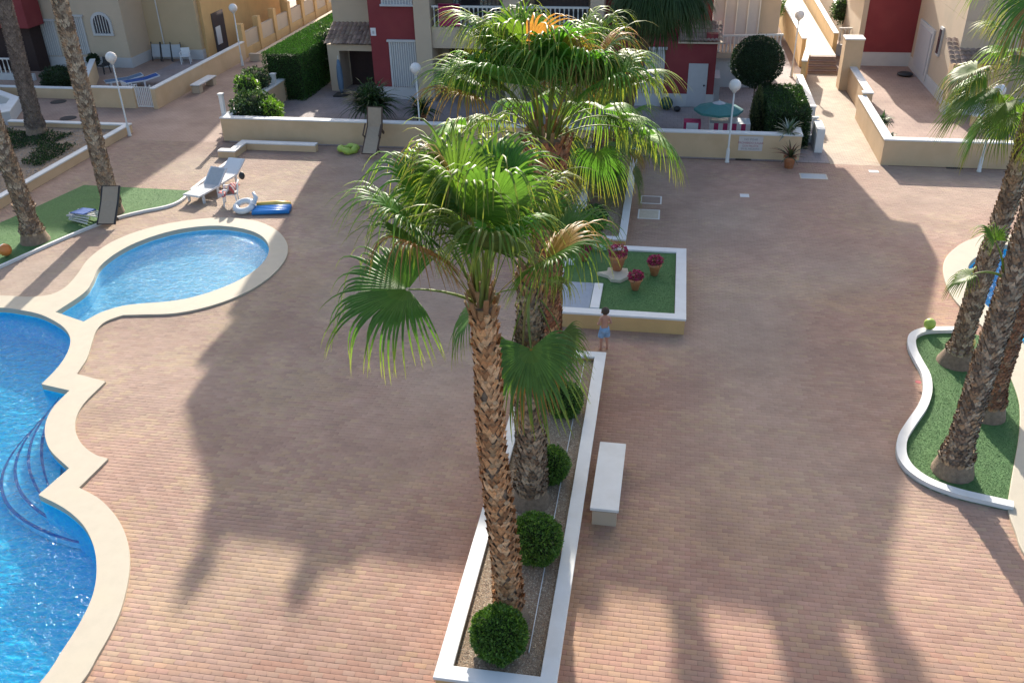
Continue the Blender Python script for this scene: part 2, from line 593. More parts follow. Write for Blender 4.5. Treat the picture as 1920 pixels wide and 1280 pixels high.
POOL_OUT = smooth_loop([(-18.95, 20.75), (-18.1, 20.78), (-17.56, 21.0), (-17.4, 21.5), (-17.55, 22.35), (-17.85, 23.5), (-17.82, 24.75), (-17.34, 25.82), (-16.52, 26.6), (-15.52, 27.08), (-14.6, 27.2),
                        (-13.67, 27.02), (-12.75, 26.4), (-12.05, 25.55), (-11.64, 24.65), (-11.49, 23.7), (-11.56, 22.72), (-11.9, 21.72), (-12.53, 20.9), (-13.29, 20.4), (-14.2, 20.2), (-14.72, 20.1),
                        (-15.0, 19.7), (-14.98, 19.2), (-14.72, 18.55), (-14.4, 17.8), (-14.22, 17.06), (-13.29, 16.83), (-13.27, 15.8), (-13.0, 15.05), (-12.5, 14.45), (-11.95, 14.08), (-11.51, 13.95),
                        (-11.58, 12.96), (-10.91, 12.66), (-10.23, 12.16), (-9.72, 11.62), (-9.32, 11.01), (-9.02, 10.33), (-8.84, 9.73), (-8.75, 9.05), (-8.74, 8.2), (-9.3, 6.2), (-11.2, 4.6),
                        (-14.4, 3.95), (-18.8, 4.35), (-23.0, 7.0), (-24.9, 11.3), (-24.7, 15.8), (-22.8, 19.1), (-20.6, 20.5)], (21, 26, 27, 32, 33))
RP_OUT = smooth_loop([(11.2, 28.9), (9.9, 28.45), (9.0, 27.4), (8.49, 26.28), (8.27, 24.93), (8.3, 23.8), (8.6, 22.6), (8.75, 21.5), (8.62, 20.46), (8.57, 19.72), (8.44, 18.8), (8.08, 17.6),
                      (7.64, 16.44), (7.36, 15.7), (7.12, 15.0), (7.06, 14.3), (7.05, 13.6), (7.4, 12.0), (8.6, 10.4), (11, 9.6), (15, 10), (18, 14), (18, 22), (16, 27)])
RP_IN = smooth_loop([(11.3, 28.0), (10.3, 27.6), (9.55, 26.9), (9.15, 26.1), (8.98, 25.0), (9.02, 23.95), (9.28, 22.9), (9.4, 21.9), (9.35, 21.1), (9.35, 20.2), (9.25, 19.2), (8.85, 17.6),
                     (8.42, 16.4), (8.1, 15.6), (7.9, 14.9), (7.82, 14.2), (7.85, 13.6), (8.15, 12.4), (9.0, 11.2), (11.2, 10.5), (14.6, 10.9), (17.2, 14.4), (17.2, 21.8), (15.4, 26.2)])


def make_pool(name, label, outer, inners, depths):
    t = thing(name, label, 'swimming pool')
    cp = MB().prism(outer, -0.1, 0.055, inners).build('coping', M_coping, t, bevel=0.018)
    for P, d in zip(inners, depths):
        b = MB()
        n = len(P)
        vs = [(p[0], p[1], -0.1) for p in P] + [(p[0], p[1], -d) for p in P]
        b.add(vs, [(i, (i + 1) % n, n + (i + 1) % n, n + i) for i in range(n)])
        b.prism(P, -d - 0.05, -d)
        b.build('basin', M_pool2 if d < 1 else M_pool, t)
        w = MB().prism(P, -0.1205, -0.12)
        w.f = [f for f in w.f if len(f) == 3]
        w.c = [None] * len(w.f)
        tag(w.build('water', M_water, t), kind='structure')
    return t


P1 = make_pool('swimming_pool', 'large curvy blue pool joined to a round paddling pool, with cream stone coping', POOL_OUT, [KID_IN, BIG_IN], [0.5, 1.0])
P2 = make_pool('swimming_pool', 'second blue pool at the right edge behind the leaning palm trunks', RP_OUT, [RP_IN], [1.25])
# curved steps inside the large pool, below the notch in the coping
for k in range(4):
    T1, T2 = np.array((-14.45 - 0.09 * k, 16.75)), np.array((-12.0 + 0.25 * k, 12.75 - 0.17 * k))
    nv = np.array((T2 - T1)[::-1] * (1, -1))
    nv = nv / np.linalg.norm(nv)
    if nv[0] > 0: nv = -nv
    sg_ = 0.45 + 0.34 * k

    def arc_(off):
        return [tuple(T1 + (T2 - T1) * (i / 30) + nv * (sg_ + off) * math.sin(math.pi * i / 30) ** 0.85) for i in range(31)]
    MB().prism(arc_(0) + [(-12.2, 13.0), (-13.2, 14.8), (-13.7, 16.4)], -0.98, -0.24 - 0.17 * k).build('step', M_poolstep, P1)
    MB().prism(arc_(0.006) + arc_(-0.06)[::-1], -0.31 - 0.17 * k, -0.236 - 0.17 * k).build('nosing', M_navy, P1)

# ------------------------------------------------------------------ ground and pavers
BED_EDGE = smooth_open([(7.95, 22.3), (7.52, 22.24), (6.99, 22.1), (6.6, 21.72), (6.45, 21.1), (6.46, 20.4), (6.5, 19.75), (6.38, 19.05), (6.13, 18.38), (5.75, 17.68), (5.45, 17.08), (5.31, 16.5), (5.34, 16.06),
                        (5.5, 15.72), (5.79, 15.43), (6.25, 15.2), (6.72, 15.07), (7.2, 14.95)], 4)
BED = BED_EDGE + [(7.38, 15.6), (7.9, 17.0), (8.4, 18.4), (8.6, 19.7), (8.66, 20.9), (8.5, 22.0)]
LB_EDGE = smooth_open([(-21.0, 20.6), (-20.39, 22.6), (-19.84, 24.4), (-19.25, 26.0), (-18.76, 26.85), (-18.2, 27.45), (-17.6, 27.95), (-17.36, 28.5), (-17.4, 29.6)], 4)
LB = LB_EDGE + [(-21.9, 29.68), (-22.4, 27.2), (-23.2, 24.0), (-23.4, 20.6)]
GX0, GX1, GY0, GY1 = -90, 60, -20, 120
g = MB().prism([(GX0, GY0), (GX1, GY0), (GX1, GY1), (GX0, GY1)], -0.3, -0.008, [POOL_OUT, RP_OUT])
g.f = [f for f in g.f if len(f) == 3]
g.c = [None] * len(g.f)
# the outlines of the holes are filled by the pool copings, slightly wider than the hole
ground = tag(g.build('ground', M_mortar), kind='structure')

PW, PH = 0.203, 0.105
rows = np.arange(7.0, 35.35, PH)
bx, by = [], []
for i, y in enumerate(rows):
    xs = np.arange(-25.0, 12.6, PW) + (PW / 2 if i % 2 else 0)
    bx.append(xs)
    by.append(np.full(len(xs), y))
bx, by = np.concatenate(bx), np.concatenate(by)
px, py, pz = project(bx, by)
keep = (px > -170) & (px < 2090) & (py < 1420)
for P in (POOL_OUT, RP_OUT, BED, LB, [(-3.0, 9.1), (-1.1, 9.1), (-1.1, 19.2), (-3.0, 19.2)], [(-2.8, 21.2), (0.75, 21.2), (0.75, 25.4), (-2.8, 25.4)], [(-2.85, 26.2), (-1.05, 26.2), (-1.05, 35.4), (-2.85, 35.4)],
          [(-40, 20), (-23.75, 20), (-23.75, 36), (-40, 36)]):
    allin = np.ones(len(bx), bool)
    for ox in (-PW / 2, PW / 2):
        for oy in (-PH / 2, PH / 2):
            allin &= in_poly(bx + ox, by + oy, P)
    keep &= ~allin
keep &= ~((bx < -23.62) & (by > 20))
bx, by, px, py, pz = bx[keep], by[keep], px[keep], py[keep], pz[keep]
n = len(bx)
pal = np.array([(0.375, 0.245, 0.21), (0.345, 0.21, 0.18), (0.40, 0.28, 0.23), (0.45, 0.34, 0.22), (0.43, 0.34, 0.24), (0.33, 0.22, 0.20), (0.39, 0.26, 0.24), (0.38, 0.285, 0.225)])
yel = np.array([3, 4, 7])
redd = np.array([0, 1, 2, 5, 6])
f1 = vnoise(bx, by, 3, 2.6) * 0.6 + vnoise(bx, by, 4, 1.0) * 0.4
f2 = vnoise(bx * 0.5, by * 2.2, 5, 1.3)
py_ = np.clip((f1 - 0.5) * 2.6 + 0.25 + (f2 - 0.5) * 0.5, 0.05, 0.9)
isy = nr.random(n) < py_
idx = np.where(isy, yel[nr.integers(0, 3, n)], redd[nr.integers(0, 5, n)])
bright = 0.80 + 0.3 * vnoise(bx, by, 8, 4.0) + 0.12 * (nr.random(n) - 0.5)
big = np.clip((vnoise(bx, by, 41, 5.5) - 0.5) * 2 + (bx + 2) / 14 - (by - 18) / 22, -1, 1)[:, None]
tone = np.array((0.385, 0.275, 0.23)) + big * np.array((0.03, -0.022, -0.03))
bc = (pal[idx] * 0.42 + tone * 0.58) * bright[:, None] * np.array((0.99, 0.91, 0.81))
# worn, bleached paving in the middle distance and near the pool
worn = np.clip((vnoise(bx, by, 21, 3.5) - 0.45) * 2.2, 0, 1) * np.clip((by - 11) / 8, 0, 1)
bc = bc * (1 - 0.4 * worn[:, None]) + np.array((0.40, 0.34, 0.27)) * (0.4 * worn[:, None])


def brick_arrays(cx_, cy_, dz, tilt):
    k = len(cx_)
    hx, hy = PW / 2 - 0.0018, PH / 2 - 0.0024
    ix, iy = hx - 0.003, hy - 0.0035
    base = np.array([(-hx, -hy, -0.02), (hx, -hy, -0.02), (hx, hy, -0.02), (-hx, hy, -0.02), (-hx, -hy, -0.001), (hx, -hy, -0.001), (hx, hy, -0.001), (-hx, hy, -0.001),
                     (-ix, -iy, 0), (ix, -iy, 0), (ix, iy, 0), (-ix, iy, 0)])
    V = np.repeat(base[None], k, 0)
    V[:, :, 2] += dz[:, None] + V[:, :, 0] * tilt[:, 0:1] + V[:, :, 1] * tilt[:, 1:2]
    V[:, :, 0] += cx_[:, None]
    V[:, :, 1] += cy_[:, None]
    q = np.array([(8, 9, 10, 11), (4, 5, 9, 8), (5, 6, 10, 9), (6, 7, 11, 10), (7, 4, 8, 11), (0, 1, 5, 4), (1, 2, 6, 5), (2, 3, 7, 6), (3, 0, 4, 7)])
    F = (np.arange(k) * 12)[:, None, None] + q[None]
    return V.reshape(-1, 3), F.reshape(-1, 4)


dz = nr.normal(0, 0.0009, n)
tl = nr.normal(0, 0.004, (n, 2))
inframe = (px > 10) & (px < 1910) & (py < 1272)
order = np.argsort(np.where(inframe, pz, 1e9))[:300]
sel = np.zeros(n, bool)
sel[order] = True
paving = tag(empty('pavement'), kind='structure')
V, F = brick_arrays(bx[~sel], by[~sel], dz[~sel], tl[~sel])
me = fast_mesh('brick_field', V, F, M_paver, np.repeat(bc[~sel], 9, 0))
tag(inst('brick_field', me, paving), kind='stuff')
NV = 16
variants = []
for v in range(NV):
    j = order[int(v * 300 / NV)]
    V, F = brick_arrays(np.zeros(1), np.zeros(1), np.zeros(1), tl[j:j + 1])
    variants.append(fast_mesh('brick', V, F, M_paver, np.repeat(bc[j:j + 1], 9, 0)))
vc = np.array([bc[order[int(v * 300 / NV)]] for v in range(NV)])
for j in order:
    v = int(np.argmin(((vc - bc[j]) ** 2).sum(1)))
    inst('brick', variants[v], paving, (bx[j], by[j], dz[j]))


def sheet(name, x0, x1, y0, y1, z, m):
    return tag(MB().add([(x0, y0, z), (x1, y0, z), (x1, y1, z), (x0, y1, z)], [(0, 1, 2, 3)]).build(name, m), kind='structure')


sheet('path', -60, -18.9, 35.3, 75, -0.004, M_street)
sheet('path', -60, -23.7, 20, 35.296, -0.004, M_street)
sheet('terrace', -18.6, 6.396, 35.4, 75, -0.004, M_terrace)
sheet('walkway', 6.4, 8.55, 35.3, 49.4, -0.004, M_ramp)
sheet('terrace', 8.6, 40, 35.6, 75, 0.0, M_terrace2)

# ------------------------------------------------------------------ turf beds and kerbs


def blades(poly, n, z, m, name, parent, h=0.02, seed=1):
    r = np.random.default_rng(seed)
    xs = np.array([p[0] for p in poly])
    ys = np.array([p[1] for p in poly])
    X = r.uniform(xs.min(), xs.max(), n)
    Y = r.uniform(ys.min(), ys.max(), n)
    k = in_poly(X, Y, poly)
    X, Y = X[k], Y[k]
    n = len(X)
    a = r.uniform(0, 6.28, n)
    w = 0.006
    lean = r.normal(0, 0.012, (n, 2))
    V = np.zeros((n, 3, 3))
    V[:, 0] = np.stack([X - w * np.cos(a), Y - w * np.sin(a), np.full(n, z)], 1)
    V[:, 1] = np.stack([X + w * np.cos(a), Y + w * np.sin(a), np.full(n, z)], 1)
    V[:, 2] = np.stack([X + lean[:, 0], Y + lean[:, 1], z + h * r.uniform(0.6, 1.2, n)], 1)
    F = np.arange(n * 3).reshape(-1, 3)
    return tag(inst(name, fast_mesh(name, V.reshape(-1, 3), F, m), parent), kind='stuff')


def turf_bed(label, poly, edge, kerb_side, kw, kh, nbl, seed):
    t = thing('turf_bed', label, 'turf bed')
    MB().prism(poly, -0.05, 0.03).build('turf', M_turf, t)
    blades(poly, nbl, 0.03, M_turf, 'turf_pile', t, 0.012, seed)
    o2 = offset_open(edge, kerb_side * kw)
    MB().prism(list(edge) + o2[::-1], -0.05, kh).build('kerb', M_white, t, bevel=0.012)
    return t


turf_bed('wavy kerbed bed of green artificial turf round the three right palms', BED, BED_EDGE, 1, 0.2, 0.13, 60000, 5)
turf_bed('green artificial turf strip with a thin white kerb round the two left palms', LB, LB_EDGE, -1, 0.1, 0.09, 40000, 6)

# ------------------------------------------------------------------ walls


def wall_run(parent, pts, h, th, side_mat, cap_mat, z0=0.0, cap=0.06, over=0.03, closed=False):
    """a wall along a centre line with a white cap; each straight run butts the next"""
    n = len(pts)
    L_ = [tuple(p) for p in pts]

    def offs(line, d):
        out = []
        m = len(line)
        for i in range(m):
            p = np.array(line[i])
            dirs = []
            if closed or i > 0: dirs.append(p - np.array(line[i - 1]))
            if closed or i < m - 1: dirs.append(np.array(line[(i + 1) % m]) - p)
            ds = [q / np.linalg.norm(q) for q in dirs]
            ns = [np.array((-q[1], q[0])) for q in ds]
            if len(ns) == 2:
                b = ns[0] + ns[1]
                b = b / (1 + ns[0] @ ns[1])
            else:
                b = ns[0]
            out.append(tuple(p + b * d))
        return out
    if closed:
        a, b = offs(L_, th / 2), offs(L_, -th / 2)
        c, d = offs(L_, th / 2 + over), offs(L_, -th / 2 - over)
        area = lambda q: abs(sum(q[i][0] * q[(i + 1) % len(q)][1] - q[(i + 1) % len(q)][0] * q[i][1] for i in range(len(q))))
        if area(a) < area(b): a, b, c, d = b, a, d, c
        MB().prism(a, z0 - 0.05, h - cap, [b]).build('wall', side_mat, parent)
        MB().prism(c, h - cap, h, [d], bottom=True).build('coping', cap_mat, parent, bevel=0.01)
    else:
        a, b = offs(L_, th / 2), offs(L_, -th / 2)
        c, d = offs(L_, th / 2 + over), offs(L_, -th / 2 - over)
        MB().prism(a + b[::-1], z0 - 0.05, h - cap).build('wall', side_mat, parent)
        MB().prism(c + d[::-1], h - cap, h, bottom=True).build('coping', cap_mat, parent, bevel=0.01)


def wall(name, label, pts, h, th, cat='wall', m=M_cream, cap=M_white, group=None, **k):
    t = thing(name, label, cat, group=group)
    wall_run(t, pts, h, th, m, cap, **k)
    return t


wall('garden_wall', 'long cream wall with white top behind the plaza, carrying the small notice', [(-18.75, 42.5), (-18.75, 35.72), (5.1, 35.72), (5.1, 36.6)], 1.02, 0.3)
wall('garden_wall', 'cream wall with bright white top right of the ramp, turning back beside it', [(14.5, 35.55), (8.42, 35.55), (8.42, 41.6)], 1.02, 0.3)
wall('ramp_wall', 'upper length of cream parapet climbing beside the right of the ramp to the stair', [(8.42, 41.75), (8.72, 41.75), (8.72, 49.2)], 1.15, 0.28)
wall('low_wall', 'short stepped low white wall in the sun before the long cream wall', [(-18.1, 33.5), (-17.5, 33.5), (-17.5, 34.62), (-14.3, 34.62)], 0.32, 0.28, cap=M_white)
MB().prism([(-17.5, 29.65), (-17.36, 29.65), (-17.36, 33.2), (-17.5, 33.2)], -0.02, 0.08).build('kerb', M_white)
tag(bpy.data.objects['kerb.002'] if 'kerb.002' in bpy.data.objects else bpy.data.objects['kerb'], kind='structure')

# ------------------------------------------------------------------ foliage helpers


def leaf_cloud(name, parent, fn, n, size, cols, seed, m=None, jitter=0.5, asp=0.5, droop=0.0):
    """n small leaves at the points and outward normals given by fn(rng, n)"""
    r = np.random.default_rng(seed)
    P, N_ = fn(r, n)
    n = len(P)
    N_ = N_ + r.normal(0, jitter, (n, 3))
    N_[:, 2] -= droop
    N_ /= np.linalg.norm(N_, axis=1)[:, None] + 1e-9
    T = np.cross(N_, r.normal(0, 1, (n, 3)))
    T /= np.linalg.norm(T, axis=1)[:, None] + 1e-9
    s = size * r.uniform(0.6, 1.3, n)[:, None]
    W = T * s * asp * 0.5
    Vv = np.stack([P, P + N_ * s * 0.5 + W, P + N_ * s, P + N_ * s * 0.5 - W], 1)
    F = np.arange(n * 4).reshape(-1, 4)
    c = np.array(cols)[r.integers(0, len(cols), n)] * r.uniform(0.75, 1.25, (n, 1))
    return inst(name, fast_mesh(name, Vv.reshape(-1, 3), F, m or M_leaf, c), parent)


def ball_fn(c, R, sz=1.0, lump=0.06, seed=0, shell=0.25):
    def fn(r, n):
        D = r.normal(0, 1, (n, 3))
        D /= np.linalg.norm(D, axis=1)[:, None]
        ph = seed * 1.7
        l = 1 + lump * (np.sin(5 * D[:, 0] + ph) * np.sin(6 * D[:, 1] + 2 * ph) + np.sin(9 * D[:, 2] + ph) * np.sin(8 * D[:, 0] - ph))
        rr = R * l * (1 - shell * r.random(n) ** 2)
        st_ = r.random(n) < 0.02
        rr = rr + st_ * R * r.uniform(0.02, 0.1, n)
        P = D * rr[:, None]
        P[:, 2] *= sz
        return P + np.array(c), D
    return fn


def box_fn(x0, x1, y0, y1, z0, z1, wob=0.05):
    def fn(r, n):
        a = [(y1 - y0) * (z1 - z0)] * 2 + [(x1 - x0) * (z1 - z0)] * 2 + [(x1 - x0) * (y1 - y0) * 1.3]
        a = np.array(a) / sum(a)
        f = r.choice(5, n, p=a)
        P = np.stack([r.uniform(x0, x1, n), r.uniform(y0, y1, n), r.uniform(z0, z1, n)], 1)
        D = np.zeros((n, 3))
        for k, (ax, v, s) in enumerate(((0, x0, -1), (0, x1, 1), (1, y0, -1), (1, y1, 1), (2, z1, 1))):
            q = f == k
            P[q, ax] = v - s * np.abs(r.normal(0, wob, q.sum()))
            D[q, ax] = s
        return P, D
    return fn


G_BOX = [(0.07, 0.15, 0.022), (0.10, 0.20, 0.03), (0.045, 0.105, 0.018), (0.14, 0.25, 0.045)]
G_DARK = [(0.016, 0.036, 0.013), (0.022, 0.05, 0.016), (0.012, 0.028, 0.012)]
G_MID = [(0.04, 0.085, 0.02), (0.055, 0.12, 0.03), (0.03, 0.065, 0.018)]
G_HEDGE = [(0.035, 0.10, 0.018), (0.05, 0.14, 0.022), (0.025, 0.07, 0.015)]
G_LIME = [(0.16, 0.30, 0.03), (0.2, 0.36, 0.05), (0.12, 0.24, 0.03)]
G_GREY = [(0.11, 0.16, 0.10), (0.16, 0.2, 0.13), (0.06, 0.11, 0.06)]


def ball_bush(label, loc, R, n, cols=G_BOX, name='ball_shrub', cat='shrub', group='clipped ball shrubs in the long planters', leaf=0.055, seed=0, sz=1.0, zc=None, lump=0.055, stem=True):
    t = thing(name, label, cat, loc, group=group)
    zc = R * sz * 0.93 if zc is None else zc
    MB().sphere((0, 0, zc), R * 0.84, sz, 20).build('branches', M_core, t, True)
    leaf_cloud('foliage', t, ball_fn((0, 0, zc), R, sz, lump, seed, 0.16), n, leaf, cols, seed + 100, jitter=0.7)
    if stem: MB().tube([(0, 0, -0.1), (0.02, 0, zc * 0.6)], 0.03, 6).build('stem', M_bark, t)
    return t


# ------------------------------------------------------------------ planters with gravel


def planter(label, x0, x1, y0, y1, h, w, fill, wallmat=M_ochre):
    t = thing('planter', label, 'planter')
    wall_run(t, [(x0 + w / 2, y0 + w / 2), (x1 - w / 2, y0 + w / 2), (x1 - w / 2, y1 - w / 2), (x0 + w / 2, y1 - w / 2)], h, w - 0.06, wallmat, M_white, closed=True, over=0.03)
    MB().prism([(x0 + w - .02, y0 + w - .02), (x1 - w + .02, y0 + w - .02), (x1 - w + .02, y1 - w + .02), (x0 + w - .02, y1 - w + .02)], 0, fill).build('sand_bed' if fill < h - .04 else 'bed', M_soil, t)
    return t


def pebbles(parent, x0, x1, y0, y1, z, n, size, cols, seed):
    r = np.random.default_rng(seed)
    X, Y = r.uniform(x0, x1, n), r.uniform(y0, y1, n)
    s = size * r.uniform(0.5, 1.4, (n, 3))
    s[:, 2] *= 0.6
    base = np.array([(1, 0, 0), (0, 1, 0), (-1, 0, 0), (0, -1, 0), (0, 0, 1)], float)
    a = r.uniform(0, 6.28, n)
    V = base[None] * s[:, None, :]
    x_ = V[:, :, 0] * np.cos(a)[:, None] - V[:, :, 1] * np.sin(a)[:, None]
    y_ = V[:, :, 0] * np.sin(a)[:, None] + V[:, :, 1] * np.cos(a)[:, None]
    V = np.stack([x_ + X[:, None], y_ + Y[:, None], V[:, :, 2] + z], 2)
    q = np.array([(0, 1, 4), (1, 2, 4), (2, 3, 4), (3, 0, 4)])
    F = ((np.arange(n) * 5)[:, None, None] + q[None]).reshape(-1, 3)
    c = np.repeat(np.array(cols)[r.integers(0, len(cols), n)] * r.uniform(0.7, 1.2, (n, 1)), 4, 0)
    return tag(inst('gravel', fast_mesh('gravel', V.reshape(-1, 3), F, M_gravel, c), parent), kind='stuff')


PEB = [(0.42, 0.32, 0.22), (0.36, 0.27, 0.19), (0.48, 0.40, 0.30), (0.30, 0.21, 0.15)]
pl1 = planter('long white topped planter in the foreground holding three palms and clipped ball shrubs', -3.02, -1.09, 9.12, 19.3, 0.4, 0.27, 0.28)
pebbles(pl1, -2.75, -1.36, 9.4, 19.0, 0.28, 26000, 0.016, PEB, 3)
pl2 = planter('farther white topped planter behind the turf box, with a short palm', -2.95, -1.0, 26.2, 35.3, 0.4, 0.25, 0.28)
pebbles(pl2, -2.7, -1.25, 26.5, 35.0, 0.28, 9000, 0.022, PEB, 4)
MB().tube([(-1.62, 9.9, 0.31), (-1.62, 14.0, 0.31), (-1.6, 18.9, 0.31)], 0.009, 6).build('drip_hose', M_plastic, pl1)
bx_ = planter('square white rimmed turf box with flower pots on it', -2.95, 0.86, 21.1, 25.6, 0.48, 0.3, 0.4, M_ochre)
MB().box(-2.64, 0.55, 21.4, 25.3, 0.39, 0.425).build('turf', M_turf, bx_)
blades([(-2.62, 21.45), (0.53, 21.45), (0.53, 25.27), (-2.62, 25.27)], 26000, 0.425, M_turf, 'turf_pile', bx_, 0.012, 9)
MB().box(-2.6, -1.72, 21.42, 23.0, 0.42, 0.44).build('blue_tray', M_bluepav, bx_)
MB().box(-1.70, -1.45, 21.42, 22.9, 0.42, 0.5).build('divider', M_white, bx_, bevel=0.01)

pal_ = [(9.88, 0.44), (12.1, 0.46), (14.35, 0.38), (16.7, 0.4)]
lb = ['clipped ball shrub at the near end of the long planter', 'clipped ball shrub behind the nearest palm trunk, second from the near end', 'smaller clipped ball shrub in the middle of the long planter, level with the bench',
      'clipped ball shrub farthest back in the long planter, partly under fronds']
for i, ((y, R), l) in enumerate(zip(pal_, lb)):
    ball_bush(l, ((-2.1, -1.82, -1.86, -1.84)[i], y, 0.28), R, (9000, 8000, 5500, 4500)[i], seed=i, sz=1.0 if i else 0.98)
ball_bush('round dark clipped shrub at the near end of the farther planter', (-2.1, 27.2, 0.28), 0.42, 3500, G_HEDGE, seed=9)

# ------------------------------------------------------------------ fan palms


def frond_mesh(name, seed, elev, bend, pet, R, kind='green', nseg=46, fine=True):
    r = random.Random(seed)
    V, F, C = [], [], []
    # petiole
    ang = elev
    p = Vector((0, 0, 0))
    path = [p.copy()]
    K = 6
    for i in range(K):
        ang -= bend / K
        p = p + Vector((math.cos(ang), 0, math.sin(ang))) * pet / K
        path.append(p.copy())
    d = Vector((math.cos(ang), 0, math.sin(ang)))
    lat = Vector((0, 1, 0))
    nrm = lat.cross(d) * -1
    if nrm.z < 0: nrm = -nrm
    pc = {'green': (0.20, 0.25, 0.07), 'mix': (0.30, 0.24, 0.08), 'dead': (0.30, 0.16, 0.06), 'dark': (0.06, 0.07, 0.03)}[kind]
    for i, q in enumerate(path):
        w = 0.03 * (1 - 0.6 * i / K)
        V += [tuple(q + lat * w), tuple(q + Vector((0, 0, w * 0.6))), tuple(q - lat * w), tuple(q - Vector((0, 0, w * 0.6)))]
    for i in range(K):
        for k in range(4):
            k2 = (k + 1) % 4
            F.append((i * 4 + k, i * 4 + k2, i * 4 + 4 + k2, i * 4 + 4 + k))
            C.append([pc] * 4)
    hub = path[-1]
    spread = rad(r.uniform(112, 128))
    dphi = 2 * spread / nseg
    st = [0.02, 0.16, 0.3, 0.42, 0.5, 0.58, 0.68, 0.8, 0.9, 1.0] if fine else [0.02, 0.3, 0.5, 0.75, 1.0]
    fuse = 0.42
    cup = r.uniform(0.2, 0.42)
    gbase = (r.uniform(0.075, 0.12), r.uniform(0.155, 0.22), r.uniform(0.028, 0.05))
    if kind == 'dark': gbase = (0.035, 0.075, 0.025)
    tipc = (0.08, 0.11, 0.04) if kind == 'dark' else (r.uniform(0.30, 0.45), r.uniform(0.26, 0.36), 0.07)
    deadc = (r.uniform(0.30, 0.40), r.uniform(0.15, 0.21), 0.06)
    for j in range(nseg):
        phi = -spread + dphi * (j + 0.5)
        base_dir = (d * math.cos(phi) + lat * math.sin(phi) + nrm * cup * abs(math.sin(phi))).normalized()
        wid = (d * -math.sin(phi) + lat * math.cos(phi)).normalized()
        L = R * (0.82 + 0.2 * math.cos(phi)) * r.uniform(0.9, 1.08)
        dd = base_dir.copy()
        q = hub.copy()
        prev = 0.0
        dz_ = (r.uniform(3.0, 8.5) if elev < 1.0 else r.uniform(1.6, 6.0)) if kind != 'dead' else r.uniform(6, 11)
        side = Vector((r.uniform(-.12, .12), r.uniform(-.12, .12), 0))
        o = len(V)
        sg = 1 if kind in ('green', 'dark') else (0 if (kind == 'dead' or (kind == 'mix' and phi > r.uniform(-0.4, 0.3))) else 1)
        for s in st:
            ds = (s - prev) * L
            prev = s
            over = max(0.0, s - fuse + 0.04)
            dn = (base_dir + (Vector((0, 0, -1)) + side) * dz_ * over ** 1.15 + Vector((0, 0, -0.12 * s))).normalized()
            q = q + dn * ds
            if s <= fuse + 0.03:
                hw = math.tan(dphi / 2) * s * L * 1.04
                wmax = hw
            else:
                hw = wmax * (1 - (s - fuse) / (1 - fuse)) ** 0.7 * 0.75
            hw = max(hw, 0.0015)
            nn = wid.cross(dn)
            if nn.dot(nrm) < 0: nn = -nn
            V += [tuple(q - wid * hw), tuple(q + nn * hw * 0.75), tuple(q + wid * hw)]
        for i in range(len(st) - 1):
            s = (st[i] + st[i + 1]) / 2
            t_ = min(1, max(0, (s - 0.55) / 0.45)) ** 1.4
            cb = gbase if sg else deadc
            tc_ = tipc if sg else (0.33, 0.2, 0.1)
            sh = r.uniform(0.85, 1.15)
            c = tuple((cb[k] * (1 - t_ * 0.85) + tc_[k] * t_ * 0.85) * sh for k in range(3))
            if s < 0.15: c = tuple(c[k] * 0.85 + (0.22, 0.3, 0.06)[k] * 0.15 for k in range(3))
            a = o + i * 3
            F.append((a, a + 1, a + 4, a + 3)); C.append([c] * 4)
            F.append((a + 1, a + 2, a + 5, a + 4)); C.append([c] * 4)
    me = fast_mesh(name, np.array(V), np.array(F), M_frond, np.array([c[0] for c in C]))
    return me


LIB = {}


def frond_lib(cls, kind, v, R=1.15, pet=1.15):
    key = (cls, kind, v, R, pet)
    if key not in LIB:
        e = {7: 72, 0: 82, 1: 62, 2: 42, 3: 20, 4: 0, 5: -25, 6: -55}[cls]
        bend = {7: 24, 0: 20, 1: 45, 2: 60, 3: 62, 4: 55, 5: 40, 6: 22}[cls]
        LIB[key] = frond_mesh('frond', 1000 + cls * 131 + v * 17 + len(kind) * 7, rad(e), rad(bend), pet, R, kind)
    return LIB[key]


def trunk_path(x, y, z0, x1, y1, z1, n=14, wob=0.04, seed=0):
    r = random.Random(seed)
    a, b = r.uniform(0, 6), r.uniform(0, 6)
    pts = []
    for i in range(n + 1):
        t = i / n
        w = math.sin(math.pi * t)
        pts.append(Vector((x + (x1 - x) * t + wob * w * math.sin(5 * t + a), y + (y1 - y) * t + wob * w * math.sin(4 * t + b), z0 + (z1 - z0) * t)))
    return pts


